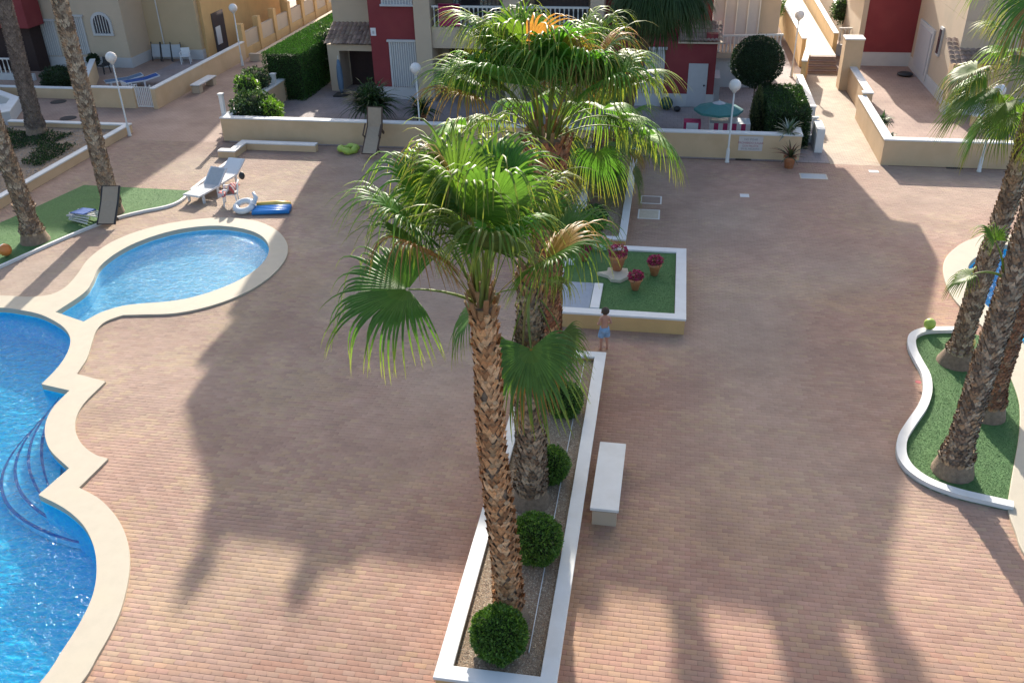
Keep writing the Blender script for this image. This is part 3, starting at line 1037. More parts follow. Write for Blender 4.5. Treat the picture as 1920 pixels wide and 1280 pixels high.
def palm(label, base, top, r0, r1, fronds, seed, boots='full', flare=0.12, boot_cols=None, bw=0.15, group='tall fan palms of the complex', rR=1.2, pet=1.05, name='fan_palm', topfl=0.0):
    """base, top: points of the trunk; fronds: list of (azimuth deg, class, kind, scale)"""
    t = thing(name, label, 'palm tree', base, group=group)
    B0 = Vector(base)
    pts = [p - B0 for p in trunk_path(*base, *top, seed=seed)]
    H = top[2] - base[2]
    rs = [r0 + (r1 - r0) * (i / 14) + flare * max(0, 1 - (i / 14) * H / 0.55) ** 2 for i in range(15)]
    tm = MB().tube([Vector((pts[0].x, pts[0].y, -0.15))] + pts, [rs[0] * 1.15] + rs, 14)
    tm.build('trunk', M_bark, t, True)
    # old leaf bases in a rising spiral lattice
    rr = random.Random(seed + 5)
    cols = boot_cols or [(0.34, 0.21, 0.11), (0.26, 0.155, 0.085), (0.42, 0.28, 0.16), (0.20, 0.11, 0.06), (0.31, 0.17, 0.08)]
    b = MB()
    dzr = bw * 0.6
    z = 0.34 if boots == 'full' else 0.7
    row = 0
    while z < H - 0.02:
        u = z / H * 14
        i = min(13, int(u))
        f = u - i
        c = pts[i].lerp(pts[i + 1], f)
        R = rs[i] + (rs[i + 1] - rs[i]) * f
        n = max(7, int(2 * math.pi * R / bw + 0.5))
        topness = z / H
        for k in range(n):
            a = 2 * math.pi * (k + 0.5 * (row % 2)) / n + rr.uniform(-0.1, 0.1) + row * 0.05
            if rr.random() < 0.04: continue
            ca, sa = math.cos(a), math.sin(a)
            rad_ = Vector((ca, sa, 0))
            tg = Vector((-sa, ca, 0))
            w = bw * 0.5 * rr.uniform(0.8, 1.1)
            h = dzr * rr.uniform(1.25, 1.7)
            out = bw * rr.uniform(0.28, 0.5) * (1.1 if boots == 'full' else 0.6)
            zz = z + rr.uniform(-0.015, 0.015)
            if topfl: R2_ = R + topfl * max(0.0, (z - H + 1.0)) ** 1.5
            else: R2_ = R
            up_z = Vector((0, 0, 1))
            ctr = Vector((c.x, c.y, zz)) + rad_ * (R2_ - 0.008)
            def P_(u, v, o__): return ctr + tg * (u * w) + up_z * (v * h) + rad_ * (o__ * out)
            b0 = P_(rr.uniform(-.15, .15), -1.0, 0.05)
            l0, r0_ = P_(-1.0, 0.1, 0.3), P_(1.0, 0.1, 0.3)
            l1, r1_ = P_(-0.62, rr.uniform(0.6, 0.95), 1.0), P_(0.62, rr.uniform(0.6, 0.95), 1.0)
            mm = P_(rr.uniform(-.12, .12), rr.uniform(-0.05, 0.2), 0.42)
            tt = P_(0, 0.45, 0.75)
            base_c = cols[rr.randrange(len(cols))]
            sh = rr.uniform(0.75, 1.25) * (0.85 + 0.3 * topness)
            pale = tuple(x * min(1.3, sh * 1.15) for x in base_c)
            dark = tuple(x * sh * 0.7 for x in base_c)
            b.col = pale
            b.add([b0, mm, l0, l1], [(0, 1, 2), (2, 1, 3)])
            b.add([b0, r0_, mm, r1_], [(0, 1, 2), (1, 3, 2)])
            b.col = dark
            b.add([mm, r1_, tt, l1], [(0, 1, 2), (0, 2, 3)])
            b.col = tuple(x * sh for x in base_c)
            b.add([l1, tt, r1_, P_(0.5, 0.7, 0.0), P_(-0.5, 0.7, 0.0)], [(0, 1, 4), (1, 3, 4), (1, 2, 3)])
        z += dzr
        row += 1
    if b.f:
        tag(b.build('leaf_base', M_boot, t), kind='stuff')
    topc = pts[-1]
    # growing crown base
    cb = MB()
    for k in range(26):
        a = k * 2.4
        cb.col = (0.28 + 0.1 * rr.random(), 0.19, 0.09)
        rr_ = r1 * (1.25 if k < 13 else 0.8)
        s0 = topc + Vector((math.cos(a) * rr_ * 0.8, math.sin(a) * rr_ * 0.8, -0.25 + 0.02 * k))
        s1 = s0 + Vector((math.cos(a) * 0.09, math.sin(a) * 0.09, 0.28))
        cb.bar(s0, s1, 0.07, 0.02)
    tag(cb.build('crown_sheath', M_boot, t), kind='stuff')
    for i, (az, cls, kind, sc) in enumerate(fronds):
        me_ = frond_lib(cls, kind, i % 3, rR, pet)
        a = rad(az)
        off = Vector((math.cos(a) * r1 * 0.7, math.sin(a) * r1 * 0.7, (0.12, 0.08, 0.02, -0.03, -0.08, -0.14, -0.2, 0.06)[cls]))
        inst('frond', me_, t, topc + off, (rad(rr.uniform(-16, 16)), rad(rr.uniform(-15, 13)), a), (sc, sc, sc))
    return t


def crown(n, seed, lo=6, dead=0.1, mix=0.12, hi=0):
    r = random.Random(seed)
    out = []
    for i in range(n):
        az = i * 137.5 + r.uniform(-12, 12)
        cls = min(lo, int(hi + (i / n) ** 0.9 * (lo - hi + 1)))
        u = r.random()
        kind = 'green'
        if cls >= 4 and u < dead * 2.5: kind = 'dead'
        elif cls >= 3 and u < dead * 2.5 + mix: kind = 'mix'
        out.append((az, cls, kind, r.uniform(0.88, 1.1)))
    return out


# nearest palm: sparse crown with one lone low frond to the left
frA = [(-95, 7, 'green', 1.1), (-150, 7, 'green', 1.1), (-55, 7, 'green', 1.0), (-115, 0, 'green', 1.15), (-70, 0, 'green', 1.1), (170, 7, 'green', 1.15), (120, 7, 'green', 1.1), (95, 7, 'green', 1.1),
       (60, 7, 'green', 1.1), (20, 7, 'green', 1.0), (-15, 7, 'mix', 1.0), (140, 0, 'green', 1.15), (200, 0, 'mix', 1.1), (80, 0, 'green', 1.1), (225, 7, 'mix', 1.0), (150, 1, 'green', 1.0), (100, 2, 'green', 1.0)]
palm('tall fan palm with a thick orange brown trunk, nearest the camera in the long planter', (-2.05, 10.6, 0.28), (-2.3, 10.6, 6.2), 0.215, 0.15, frA, 3, pet=1.35,
     boot_cols=[(0.62, 0.345, 0.165), (0.52, 0.27, 0.125), (0.66, 0.42, 0.235), (0.39, 0.2, 0.095), (0.57, 0.34, 0.18)])
inst('frond', frond_mesh('frond', 4242, rad(46), rad(48), 0.95, 1.75, 'green', 56), bpy.data.objects['fan_palm'], (-0.35, 0.0, 6.0), (rad(-28), 0, rad(186)))
frB = [(-84, 3, 'green', 1.28), (-95, 5, 'mix', 1.05), (10, 7, 'green', 1.0), (60, 7, 'green', 1.0), (110, 7, 'green', 1.0), (150, 7, 'green', 0.95), (-120, 6, 'green', 0.8), (0, 0, 'green', 1.0),
       (130, 0, 'green', 1.0), (-40, 6, 'green', 0.8), (200, 3, 'green', 0.9), (80, 3, 'green', 0.9), (-30, 5, 'green', 0.75)]
palm('shorter fan palm second from the camera, its fronds spreading behind the nearest trunk', (-2.15, 13.6, 0.28), (-2.1, 13.55, 5.05), 0.29, 0.19, frB, 8,
     boot_cols=[(0.34, 0.25, 0.17), (0.28, 0.2, 0.13), (0.40, 0.31, 0.22), (0.22, 0.15, 0.1)])
frC = [(a_, min(c_, 2) if not 195 < a_ % 360 < 345 else 7, k_, s_ * 1.08) for a_, c_, k_, s_ in crown(34, 4, 2, 0.0, 0.3)] + [(178, 3, 'green', 1.1), (140, 3, 'green', 1.0), (12, 2, 'green', 1.1), (60, 3, 'green', 1.0), (100, 3, 'green', 1.0)] + [(-60, 7, 'dead', 0.95), (190, 1, 'mix', 1.0), (-8, 7, 'mix', 1.1), (-100, 7, 'mix', 1.2), (-75, 7, 'mix', 1.1)]
palm('fan palm with the widest and fullest crown, farthest back in the long planter', (-2.2, 17.1, 0.28), (-2.3, 17.1, 6.5), 0.24, 0.34, frC, 12, rR=1.3, pet=1.55, topfl=0.16,
     boot_cols=[(0.38, 0.17, 0.09), (0.30, 0.12, 0.06), (0.42, 0.24, 0.12), (0.24, 0.12, 0.07)])
palm('short fan palm with drooping fronds in the farther planter', (-2.1, 29.8, 0.28), (-2.05, 29.8, 2.45), 0.36, 0.3, crown(22, 6, 5, 0.04, 0.08), 15, rR=1.2, pet=1.2, bw=0.2,
     boot_cols=[(0.22, 0.17, 0.12), (0.17, 0.13, 0.1)])
frE = [(a_, max(3, c_), 'dark', s_) for a_, c_, k_, s_ in crown(34, 16, 6, 0.0, 0.0)]  # darker species, with the crown's shade also put into its leaf colour
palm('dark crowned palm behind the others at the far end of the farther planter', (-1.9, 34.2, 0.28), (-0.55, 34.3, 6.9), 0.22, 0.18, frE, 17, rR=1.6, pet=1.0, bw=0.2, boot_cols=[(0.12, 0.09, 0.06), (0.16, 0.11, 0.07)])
GREYB = [(0.38, 0.29, 0.21), (0.28, 0.205, 0.145), (0.46, 0.36, 0.26), (0.20, 0.14, 0.1), (0.36, 0.24, 0.15)]
palm('leaning palm trunk nearest the camera in the right turf bed', (6.35, 16.08, 0.02), (6.5, 16.1, 10.2), 0.23, 0.17, crown(18, 21, 5, 0.0, 0.05), 22, boot_cols=GREYB, flare=0.2, bw=0.135)
palm('palm trunk half hidden behind the nearest one in the right turf bed', (7.6, 18.3, 0.02), (7.9, 18.5, 11.0), 0.21, 0.17, crown(18, 23, 5, 0.0, 0.05), 24, boot_cols=[(0.34, 0.16, 0.09), (0.25, 0.12, 0.07), (0.38, 0.22, 0.13)], flare=0.2, bw=0.12)
frR = [(178, 4, 'green', 1.15), (188, 2, 'green', 1.15), (172, 5, 'green', 1.1), (200, 3, 'green', 1.0), (150, 3, 'green', 1.0), (215, 4, 'green', 1.0)] + crown(16, 31, 5, 0.0, 0.0)
palm('palm at the far end of the right turf bed, fronds hanging over the cream wall', (7.5, 20.6, 0.02), (7.75, 20.6, 7.1), 0.22, 0.18, frR, 26, boot_cols=GREYB, flare=0.25, bw=0.135, rR=1.0, pet=1.2)
palm('left palm on the turf strip with a sun lounger leaning on its trunk', (-19.17, 27.2, 0.02), (-19.2, 27.2, 10.2), 0.27, 0.2, crown(18, 41, 5), 42, boot_cols=GREYB, flare=0.1, bw=0.135)
palm('leftmost palm on the turf strip, with a ragged collar low on its trunk', (-20.5, 24.6, 0.02), (-20.7, 24.6, 9.5), 0.26, 0.2, crown(18, 43, 5), 44, boot_cols=GREYB, flare=0.22, bw=0.135)
palm('grey palm trunk rising from the raised ground cover bed at far left', (-27.4, 35.0, 0.2), (-27.0, 35.0, 11.0), 0.33, 0.25, crown(18, 45, 5), 46, boot_cols=[(0.24, 0.19, 0.16), (0.18, 0.14, 0.12)], flare=0.15, bw=0.13)
b = MB()
for k in range(16):
    a = k * 0.4
    b.col = (0.24, 0.16, 0.11)
    b.bar((-20.53 + 0.24 * math.cos(a), 24.6 + 0.24 * math.sin(a), 1.1), (-20.53 + 0.36 * math.cos(a), 24.6 + 0.36 * math.sin(a), 1.28 + 0.1 * math.sin(k * 3)), 0.12, 0.03)
o = b.build('trunk_collar', M_boot)
pm_ = [q for q in bpy.data.objects if q.get('label', '').startswith('leftmost palm')][0]
o.parent = pm_
o.location = -Vector(pm_.location)
# young sucker frond on the right palm
pm_ = [q for q in bpy.data.objects if q.get('label', '').startswith('leaning palm trunk nearest')][0]
inst('frond', frond_mesh('frond', 771, rad(35), rad(70), 0.35, 0.42, 'green', 26), pm_, (-0.1, 0, 4.5), (0, 0, rad(170)), (1.6, 1.6, 1.6))
inst('frond', frond_mesh('frond', 772, rad(75), rad(30), 0.4, 0.4, 'green', 26), pm_, (-0.1, 0, 4.6), (0, 0, rad(130)), (1.5, 1.5, 1.5))

# ------------------------------------------------------------------ benches


def bench(label, x, y, L, W, rz, legs=0.16):
    t = thing('bench', label, 'bench', (x, y, 0), rz, 'stone benches with white tops')
    MB().box(-W / 2, W / 2, -L / 2, L / 2, 0.385, 0.45).build('seat', M_white, t, bevel=0.008)
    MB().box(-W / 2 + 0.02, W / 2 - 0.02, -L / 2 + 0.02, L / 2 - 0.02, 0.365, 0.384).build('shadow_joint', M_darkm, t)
    for s in (-1, 1):
        y0 = s * (L / 2 - 0.05 - legs)
        MB().box(-W / 2 + 0.04, W / 2 - 0.04, min(y0, y0 + s * legs), max(y0, y0 + s * legs), 0, 0.364).build('leg', M_house, t)
    return t


bench('white topped stone bench standing alone beside the long planter', -0.67, 14.45, 2.15, 0.55, rad(-0.5))
bench('white topped bench along the cream terrace wall by the left street', -23.75, 43.7, 2.0, 0.5, 0, 0.35)

# ------------------------------------------------------------------ globe lamps


def lamp(label, loc, h=3.0):
    t = thing('street_lamp', label, 'street lamp', loc, group='white globe lamp posts')
    MB().lathe([(0.09, 0), (0.09, 0.04), (0.075, 0.06), (0.065, 0.5), (0.05, 0.56), (0.035, 0.6), (0.03, h - 0.2)], n=14).build('post', M_metal, t, True)
    MB().lathe([(0.06, h - 0.22), (0.09, h - 0.17), (0.09, h - 0.13)], n=16).build('collar', M_metal, t, True)
    MB().sphere((0, 0, h + 0.06), 0.23, 1.0, 24).build('globe', M_globe, t, True)
    return t


lamp('white globe lamp before the long cream wall, left of the small notice', (2.46, 35.05, 0), 2.95)
lamp('white globe lamp at the corner of the raised bed by the left street', (-23.45, 35.75, 0), 3.35)
lamp('white globe lamp by the cream terrace wall farther up the left street', (-23.85, 48.6, 0), 3.05)
lamp('white globe lamp at far right, its globe hidden behind fronds', (11.75, 35.0, 0), 3.0)
lamp('white globe lamp beside the short stair at the top of the ramp', (6.2, 48.7, 0), 3.0)
lamp('globe lamp in the terrace behind the long wall, half hidden by the central palms', (-10.3, 36.4, 0), 3.0)

# ------------------------------------------------------------------ small notice on the wall


def text_mesh(txt, size, m, parent, loc, rot=(rad(90), 0, 0)):
    cu = bpy.data.curves.new('lettering', 'FONT')
    cu.body = txt
    cu.size = size
    cu.align_x = 'CENTER'
    cu.extrude = 0.001
    tmp = bpy.data.objects.new('tmp', cu)
    COL.objects.link(tmp)
    dg = bpy.context.evaluated_depsgraph_get()
    me_ = bpy.data.meshes.new_from_object(tmp.evaluated_get(dg))
    bpy.data.objects.remove(tmp)
    me_.materials.clear()
    me_.materials.append(m)
    return inst('lettering', me_, parent, loc, rot)


sg = thing('notice', 'small white notice with faded red and grey lettering on the long wall', 'sign', (3.33, 35.565, 0.62))
MB().box(-0.46, 0.46, -0.012, 0.0, -0.29, 0.29).build('sign_board', M_signw, sg)
for tx, z, m_, s in (('NO PISAR', 0.13, M_signg, 0.12), ('PROHIBIDO JUGAR', -0.01, M_signr, 0.115), ('CON PELOTA', -0.13, M_signr, 0.1), ('EN EL RECINTO', -0.245, M_signg, 0.1)):
    text_mesh(tx, s, m_, sg, (0, -0.015, z))

# ------------------------------------------------------------------ central red house with tall upper floors
YF = 42.7
rh = thing('house', 'dark red and cream apartment house across the plaza, with balconies', 'building')


def slab(name, m, x0, x1, y0, y1, z0, z1, parent, bevel=0.0):
    return MB().box(x0, x1, y0, y1, z0, z1).build(name, m, parent, bevel=bevel)


slab('wall', M_red, -14.2, -11.93, YF, 49, 0.6, 4.9, rh)
slab('plinth', M_plinth, -14.23, -11.93, YF - 0.03, 49, 0, 0.6, rh)
slab('column', M_house, -11.925, -11.15, YF - 0.25, 43.6, 0, 4.95, rh)
slab('column', M_house, -7.7, -6.95, YF - 0.25, 43.6, 0, 4.95, rh)
slab('column', M_house, -3.7, -3.1, YF - 0.25, 43.6, 0, 4.95, rh)
slab('wall', M_house, -11.925, -3.105, 45.0, 49, 0, 4.9, rh)
slab('balcony_slab', M_house, -11.145, -7.705, YF - 0.1, 45, 2.5, 3.45, rh)
slab('balcony_slab', M_house, -6.945, -3.705, YF - 0.1, 45, 2.5, 3.45, rh)
slab('opening', M_dark, -10.9, -8.0, 44.9, 44.99, 0.1, 2.3, rh)
slab('opening', M_glass, -10.6, -8.0, 44.9, 44.99, 3.5, 4.8, rh)
slab('opening', M_glass, -6.6, -4.0, 44.9, 44.99, 3.5, 4.8, rh)
slab('wall', M_red, -3.1, 2.05, YF, 47, 0.6, 2.95, rh)
slab('plinth', M_plinth, -3.1, 2.09, YF - 0.03, 47, 0, 0.6, rh)
slab('wall', M_red, -3.1, 1.55, 43.9, 47, 2.95, 4.9, rh)


def balustrade(parent, a, b, z0, h=0.85, n=None, w=0.07, sp=0.2, rail=True, m=M_metal):
    a, b = Vector((*a, 0)), Vector((*b, 0))
    L_ = (b - a).length
    n = n or int(L_ / sp)
    key = ('bal', round(h, 2))
    if key not in LIB:
        LIB[key] = MB().lathe([(w * .45, 0), (w * .45, h * .08), (w * .25, h * .14), (w * .5, h * .32), (w * .28, h * .55), (w * .2, h * .75), (w * .4, h * .86), (w * .4, h * .93)], n=8).mesh('baluster', m, True)
    for i in range(n):
        p = a.lerp(b, (i + 0.5) / n)
        inst('baluster', LIB[key], parent, (p.x, p.y, z0))
    d = (b - a).normalized()
    MB().bar((a.x, a.y, z0 + h * 0.965), (b.x, b.y, z0 + h * 0.965), 0.14, h * 0.08).build('rail', m, parent)


balustrade(rh, (-11.1, YF - 0.02), (-7.75, YF - 0.02), 3.45, 0.95, w=0.1)
balustrade(rh, (-6.9, YF - 0.02), (-3.75, YF - 0.02), 3.45, 0.95, w=0.1)


def grille_window(parent, x0, x1, y, z0, z1, nb, door=False):
    f = MB()
    f.box(x0 - 0.1, x0, y - 0.09, y - 0.001, z0, z1)
    f.box(x1, x1 + 0.1, y - 0.09, y - 0.001, z0, z1)
    f.box(x0 - 0.18, x1 + 0.18, y - 0.14, y - 0.001, z1, z1 + 0.1)
    if not door: f.box(x0 - 0.16, x1 + 0.16, y - 0.14, y - 0.001, z0 - 0.09, z0)
    w = f.build('window', M_plinth, parent)
    slab('pane', M_shutter, x0, x1, y - 0.02, y - 0.004, z0, z1, w)
    k = MB().box(-0.018, 0.018, -0.015, 0.015, 0, z1 - z0).mesh('bar', M_metal)
    for i in range(nb):
        inst('bar', k, w, (x0 + (x1 - x0) * (i + 0.5) / nb, y - 0.07, z0))
    return w


grille_window(rh, -13.2, -11.65 - .32, YF, 0.62, 2.75, 11, True)
grille_window(rh, -13.4, -12.1, YF, 4.45, 4.9, 9)
grille_window(rh, -1.45, -0.35, YF, 0.62, 2.6, 11, True)
grille_window(rh, -6.3, -4.6, 45.0, 0.62, 2.2, 9, True)
d = slab('door', M_shutter, 0.85, 1.72, YF - 0.06, YF - 0.031, 0.05, 2.0, rh)
MB().sphere((1.6, YF - 0.09, 1.02), 0.045).build('handle', M_darkm, d, True)
# number tile: an emblem-like dark mark on white
nt_ = slab('number_tile', M_plastic, -14.16, -13.9, YF - 0.02, YF - 0.001, 3.0, 3.36, rh)
text_mesh('8', 0.2, M_signg, nt_, (-14.03, YF - 0.023, 3.09))
# lean-to tiled roof over the shed
def tiled_roof(parent, x0, x1, y0, y1, z0, z1, nx, ny, seed=0, axis='y', name='roof'):
    """pantiles: one wavy course per row, joined"""
    r = random.Random(seed)
    b = MB()
    for j in range(ny):
        for i in range(nx):
            sh_ = r.uniform(0.7, 1.25)
            b.col = tuple(c * sh_ for c in ((0.27, 0.19, 0.15), (0.24, 0.17, 0.14), (0.30, 0.22, 0.17))[r.randrange(3)])
            xa, xb = x0 + (x1 - x0) * i / nx, x0 + (x1 - x0) * (i + 1) / nx
            t0, t1 = j / ny, (j + 1.1) / ny
            pts = []
            for t, lift in ((t0, 0.035), (t1, 0.0)):
                yy = y0 + (y1 - y0) * t
                zz = z0 + (z1 - z0) * t
                for k in range(4):
                    u = k / 3
                    pts.append((xa + (xb - xa) * u, yy, zz + lift + 0.05 * math.sin(math.pi * u)))
            b.add(pts, [(0, 1, 5, 4), (1, 2, 6, 5), (2, 3, 7, 6)])
    o_ = tag(b.build(name + '_tiles', M_tile, parent), kind='stuff')
    return o_


tiled_roof(rh, 0.3, 2.25, YF - 0.2, 43.9, 2.98, 3.6, 11, 5, 3)
slab('eave', M_house, 0.3, 2.25, YF - 0.16, 43.88, 2.9, 2.97, rh)
slab('wall', M_red, 1.55, 2.05, YF + 0.01, 43.89, 2.951, 3.3, rh)
# porch at the left with tiled roof
slab('wall', M_house, -16.9, -14.21, 45.2, 49, 0, 4.9, rh)
slab('wall', M_house, -16.9, -16.3, 43.9, 45.199, 0, 2.3, rh)
slab('door', M_dark, -16.2, -14.4, 45.1, 45.199, 0.02, 2.1, rh)
tiled_roof(rh, -16.95, -14.22, 43.6, 45.2, 2.35, 3.1, 12, 5, 5)
slab('beam', M_house, -16.3, -14.21, 43.9, 44.2, 2.0, 2.3, rh)
# glazed upper terrace at the right
slab('wall', M_house, 2.06, 5.2, 48.2, 49, 0, 4.7, rh)
slab('wall', M_red, 1.56, 1.9, 47.01, 49, 2.96, 4.7, rh)
slab('terrace_deck', M_house, 2.1, 4.25, 46.0, 48.19, 1.5, 1.75, rh)
slab('wall', M_plinth, 2.1, 4.2, 46.4, 46.6, 0, 1.499, rh)
gw = slab('glazing', M_shutter, 1.95, 4.2, 47.9, 48.05, 1.76, 4.7, rh)
k = MB().box(-0.03, 0.03, -0.03, 0.03, 0, 2.95).mesh('mullion', M_metal)
for i in range(5):
    inst('mullion', k, gw, (1.98 + i * 0.55, 47.86, 1.76))
balustrade(rh, (2.0, 46.05), (5.3, 46.6), 1.76, 0.8, w=0.09, sp=0.18)
slab('pier', M_plinth, 1.9, 2.35, YF + .6, 44.9, 0, 1.2, rh)
# the storeys above: they throw the large shadow on the plaza
sil = [(-15.25, 4.95), (-15.2, 10.5), (-14.9, 10.55), (-14.9, 10.95), (-15.3, 11.7), (-14.85, 11.8), (-14.95, 12.5), (-14.2, 13.2), (-13.3, 13.9), (-13.15, 14.5), (-0.55, 14.75), (0.1, 14.0), (2.6, 11.4), (2.9, 10.9), (5.9, 7.8), (6.1, 7.45), (5.3, 7.3), (5.3, 4.95)]
b = MB()
vs = [(x, 43.0, z) for x, z in sil] + [(x, 45.5, z) for x, z in sil]
n_ = len(sil)
b.add(vs, [tuple(range(n_))[::-1], tuple(range(n_, 2 * n_))] + [(i, (i + 1) % n_, n_ + (i + 1) % n_, n_ + i) for i in range(n_)])
b.build('upper_storeys', M_house, rh)
for x, w, h_ in ((-12.85, 0.3, 0.95), (-10.8, 0.3, 0.9), (-10.2, 0.5, 0.4), (-3.9, 0.55, 1.5), (-1.9, 1.1, 1.9), (-0.6, 0.6, 1.1), (-5.6, 0.5, 0.6)):  # unseen chimneys, added and sized for the finger shadows on the plaza
    zb = 14.4
    MB().box(x - w / 2, x + w / 2, 43.1, 43.7, zb, zb + h_).box(x - w / 2 - .12, x + w / 2 + .12, 43.05, 43.75, zb + h_ * .7, zb + h_ * .78).build('chimney', M_house, rh)
# magenta towel over the balcony
tag(MB().box(-10.75, -9.75, YF - 0.16, YF - 0.11, 3.52, 4.5).box(-10.75, -9.75, YF - .16, YF + .06, 4.42, 4.47).build('towel', M_pink), 'magenta towel hung over the left end of the white balcony', 'towel')

# ------------------------------------------------------------------ left cream house
lh = thing('house', 'pale cream two level house at far left with an arched window', 'building')
slab('wall', M_house, -44, -30.0, 47.6, 56, 0.55, 9.6, lh)
slab('plinth', M_plinth, -44, -29.97, 47.57, 56, 0, 0.549, lh)
slab('wall', M_house2, -29.999, -26.8, 49.85, 56, 0.55, 9.6, lh)
slab('plinth', M_plinth, -29.969, -26.77, 49.82, 56, 0, 0.549, lh)
slab('wall', M_ochre, -26.799, -26.6, 50.2, 62, 0.0, 9.6, lh)
slab('side_opening', M_glass, -26.59, -26.55, 51.2, 52.7, 0.1, 2.3, lh)
slab('curtain', M_plastic, -26.545, -26.52, 51.4, 52.0, 0.5, 1.5, lh)
MB().tube([(-29.08, 49.78, 0.3), (-29.08, 49.78, 3.6)], 0.035, 8).build('drainpipe', M_metal, lh)
# arched window
aw = MB()
cxw, z0w, w2, hh = -31.3, 1.8, 0.5, 0.55
def arch(w, z0, zs, n=10):
    return [(-w, z0), (w, z0)] + [(w * math.cos(math.pi * i / n), zs + w * math.sin(math.pi * i / n)) for i in range(n + 1)]
out_, in_ = arch(0.62, 1.75, 2.4), arch(0.47, 1.87, 2.4)
Mx = Matrix.Translation((cxw, 47.6, 0)) @ Matrix(((1, 0, 0, 0), (0, 0, -1, 0), (0, 1, 0, 0), (0, 0, 0, 1)))
aw.prism(out_, 0.001, 0.09, [in_], M=Mx)
awo = aw.build('window', M_plinth, lh)
MB().prism(in_, 0.001, 0.02, M=Mx).build('pane', M_glass, awo)
kk = MB().box(-0.014, 0.014, -0.014, 0.014, 0, 0.95).mesh('bar', M_metal)
for i in range(5):
    inst('bar', kk, awo, (cxw - 0.32 + 0.16 * i, 47.53, 1.9))
grille_window(lh, -33.1, -32.5, 47.6, 0.7, 2.75, 5, True)
grille_window(lh, -35.0, -34.3, 47.6, 0.6, 2.5, 5, True)
up_ = thing('building', 'added upper building shading the left street, on ochre pillars at its top', 'building')
slab('upper_storeys', M_house, -36, -24.4, 56.0, 66, 3.2, 14.3, up_)  # unseen mass added over the pillars, shaped to shade the left street
for i, y in enumerate((56.3, 59.2, 62.1, 65.2)):
    slab('pillar', M_ochre, -24.98, -24.6, y + 1.2, y + 1.6, 0, 3.199, up_)
# street-side fence: low wall with ochre pillars
fz = thing('fence_wall', 'low wall with ochre pillars and pale panels along the left street', 'fence')
for i in range(8):
    y = 50.3 + i * 2.35
    slab('pillar', M_ochre, -24.75, -24.4, y, y + 0.4, 0, 1.9, fz)
    slab('panel', M_house, -24.68, -24.5, y + 0.4, y + 2.35, 0.5, 1.35, fz)
    slab('footing', M_ochre, -24.7, -24.45, y + 0.4, y + 2.35, 0, 0.5, fz)
wall('planter_wall', 'low pale planter wall at the foot of the pillared fence', [(-23.9, 49.8), (-23.4, 49.8), (-23.4, 68)], 0.42, 0.22, m=M_house, cap=M_house)
# terrace of the left house
tw = wall('terrace_wall', 'cream terrace wall with a white gate round the blue loungers', [(-25.45, 40.0), (-28.2, 40.0), (-30.9, 45.4)], 1.0, 0.22)
wall('terrace_wall', 'long cream terrace wall running back beside the left bench', [(-24.42, 39.9), (-24.42, 50.2)], 1.0, 0.22)
gt = thing('gate', 'small white metal gate in the cream terrace wall', 'gate', (-24.98, 40.0, 0))
MB().bar((-0.4, 0, 0.08), (0.4, 0, 0.08), 0.04).bar((-0.4, 0, 1.0), (0.4, 0, 1.0), 0.04).bar((-0.4, 0, 0.04), (-0.4, 0, 1.12), 0.05).bar((0.4, 0, 0.04), (0.4, 0, 1.12), 0.05).build('gate_frame', M_metal, gt)
kk = MB().box(-0.016, 0.016, -0.012, 0.012, 0.08, 1.0).mesh('bar', M_metal)
for i in range(7):
    inst('bar', kk, gt, (-0.3 + 0.1 * i, 0, 0))
wall('terrace_wall', 'low wall round the second terrace in front of the arched window', [(-29.0, 41.3), (-36, 41.3)], 0.55, 0.22)
sheet('terrace', -28.2, -24.53, 40.1, 49.8, 0.004, M_terrace)

# raised ground cover bed
gb = thing('raised_bed', 'raised bed with white edge and dark ground cover beside the left street', 'planter')
wall_run(gb, [(-23.72, 20.5), (-23.72, 36.2), (-29.6, 36.2)], 0.4, 0.22, M_cream, M_white)
MB().box(-31, -23.8, 20.5, 36.1, 0, 0.16).build('soil', M_soil, gb)


def cover_fn(r, n):
    X, Y = r.uniform(-30.5, -24.2, n * 3), r.uniform(24, 35.2, n * 3)
    k = (vnoise(X, Y, 31, 1.3) > 0.42) & (X < -24.6)
    X, Y = X[k][:n], Y[k][:n]
    P = np.stack([X, Y, 0.18 + 0.3 * np.random.default_rng(3).random(len(X)) * vnoise(X, Y, 32, 0.7)], 1)
    D = np.tile(np.array([[0, 0, 1.0]]), (len(X), 1))
    return P, D


o = leaf_cloud('ground_cover', gb, cover_fn, 22000, 0.09, G_DARK + [(0.03, 0.08, 0.02)], 77, jitter=0.8)
tag(o, kind='stuff')
pebbles(gb, -30.5, -24.1, 26, 36, 0.17, 6000, 0.03, [(0.3, 0.26, 0.24), (0.4, 0.36, 0.32), (0.22, 0.19, 0.17)], 12)
# far left: more house, balustrade
fl = thing('house', 'dark red house with balustraded porch at the extreme left', 'building')
slab('wall', M_red, -44, -34.7, 46.0, 47.4, 2.4, 8, fl)
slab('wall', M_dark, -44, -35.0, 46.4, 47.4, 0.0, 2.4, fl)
slab('parapet', M_plinth, -44, -34.0, 44.4, 44.6, 0.0, 0.35, fl)
balustrade(fl, (-36.6, 44.5), (-34.2, 44.5), 0.35, 0.8, w=0.12, sp=0.24)
slab('parapet', M_house, -44, -36.65, 44.35, 44.62, 0.35, 1.2, fl)
ww = wall('porch_wall', 'white stepped porch wall cut by the left edge of the picture', [(-34.5, 41.0), (-31.2, 39.0), (-30.2, 36.9), (-33, 34.6)], 0.62, 0.35, m=M_plinth)
bench('white stone block seat against the stepped porch wall at far left', -31.4, 37.9, 1.2, 0.7, rad(30), 0.3)

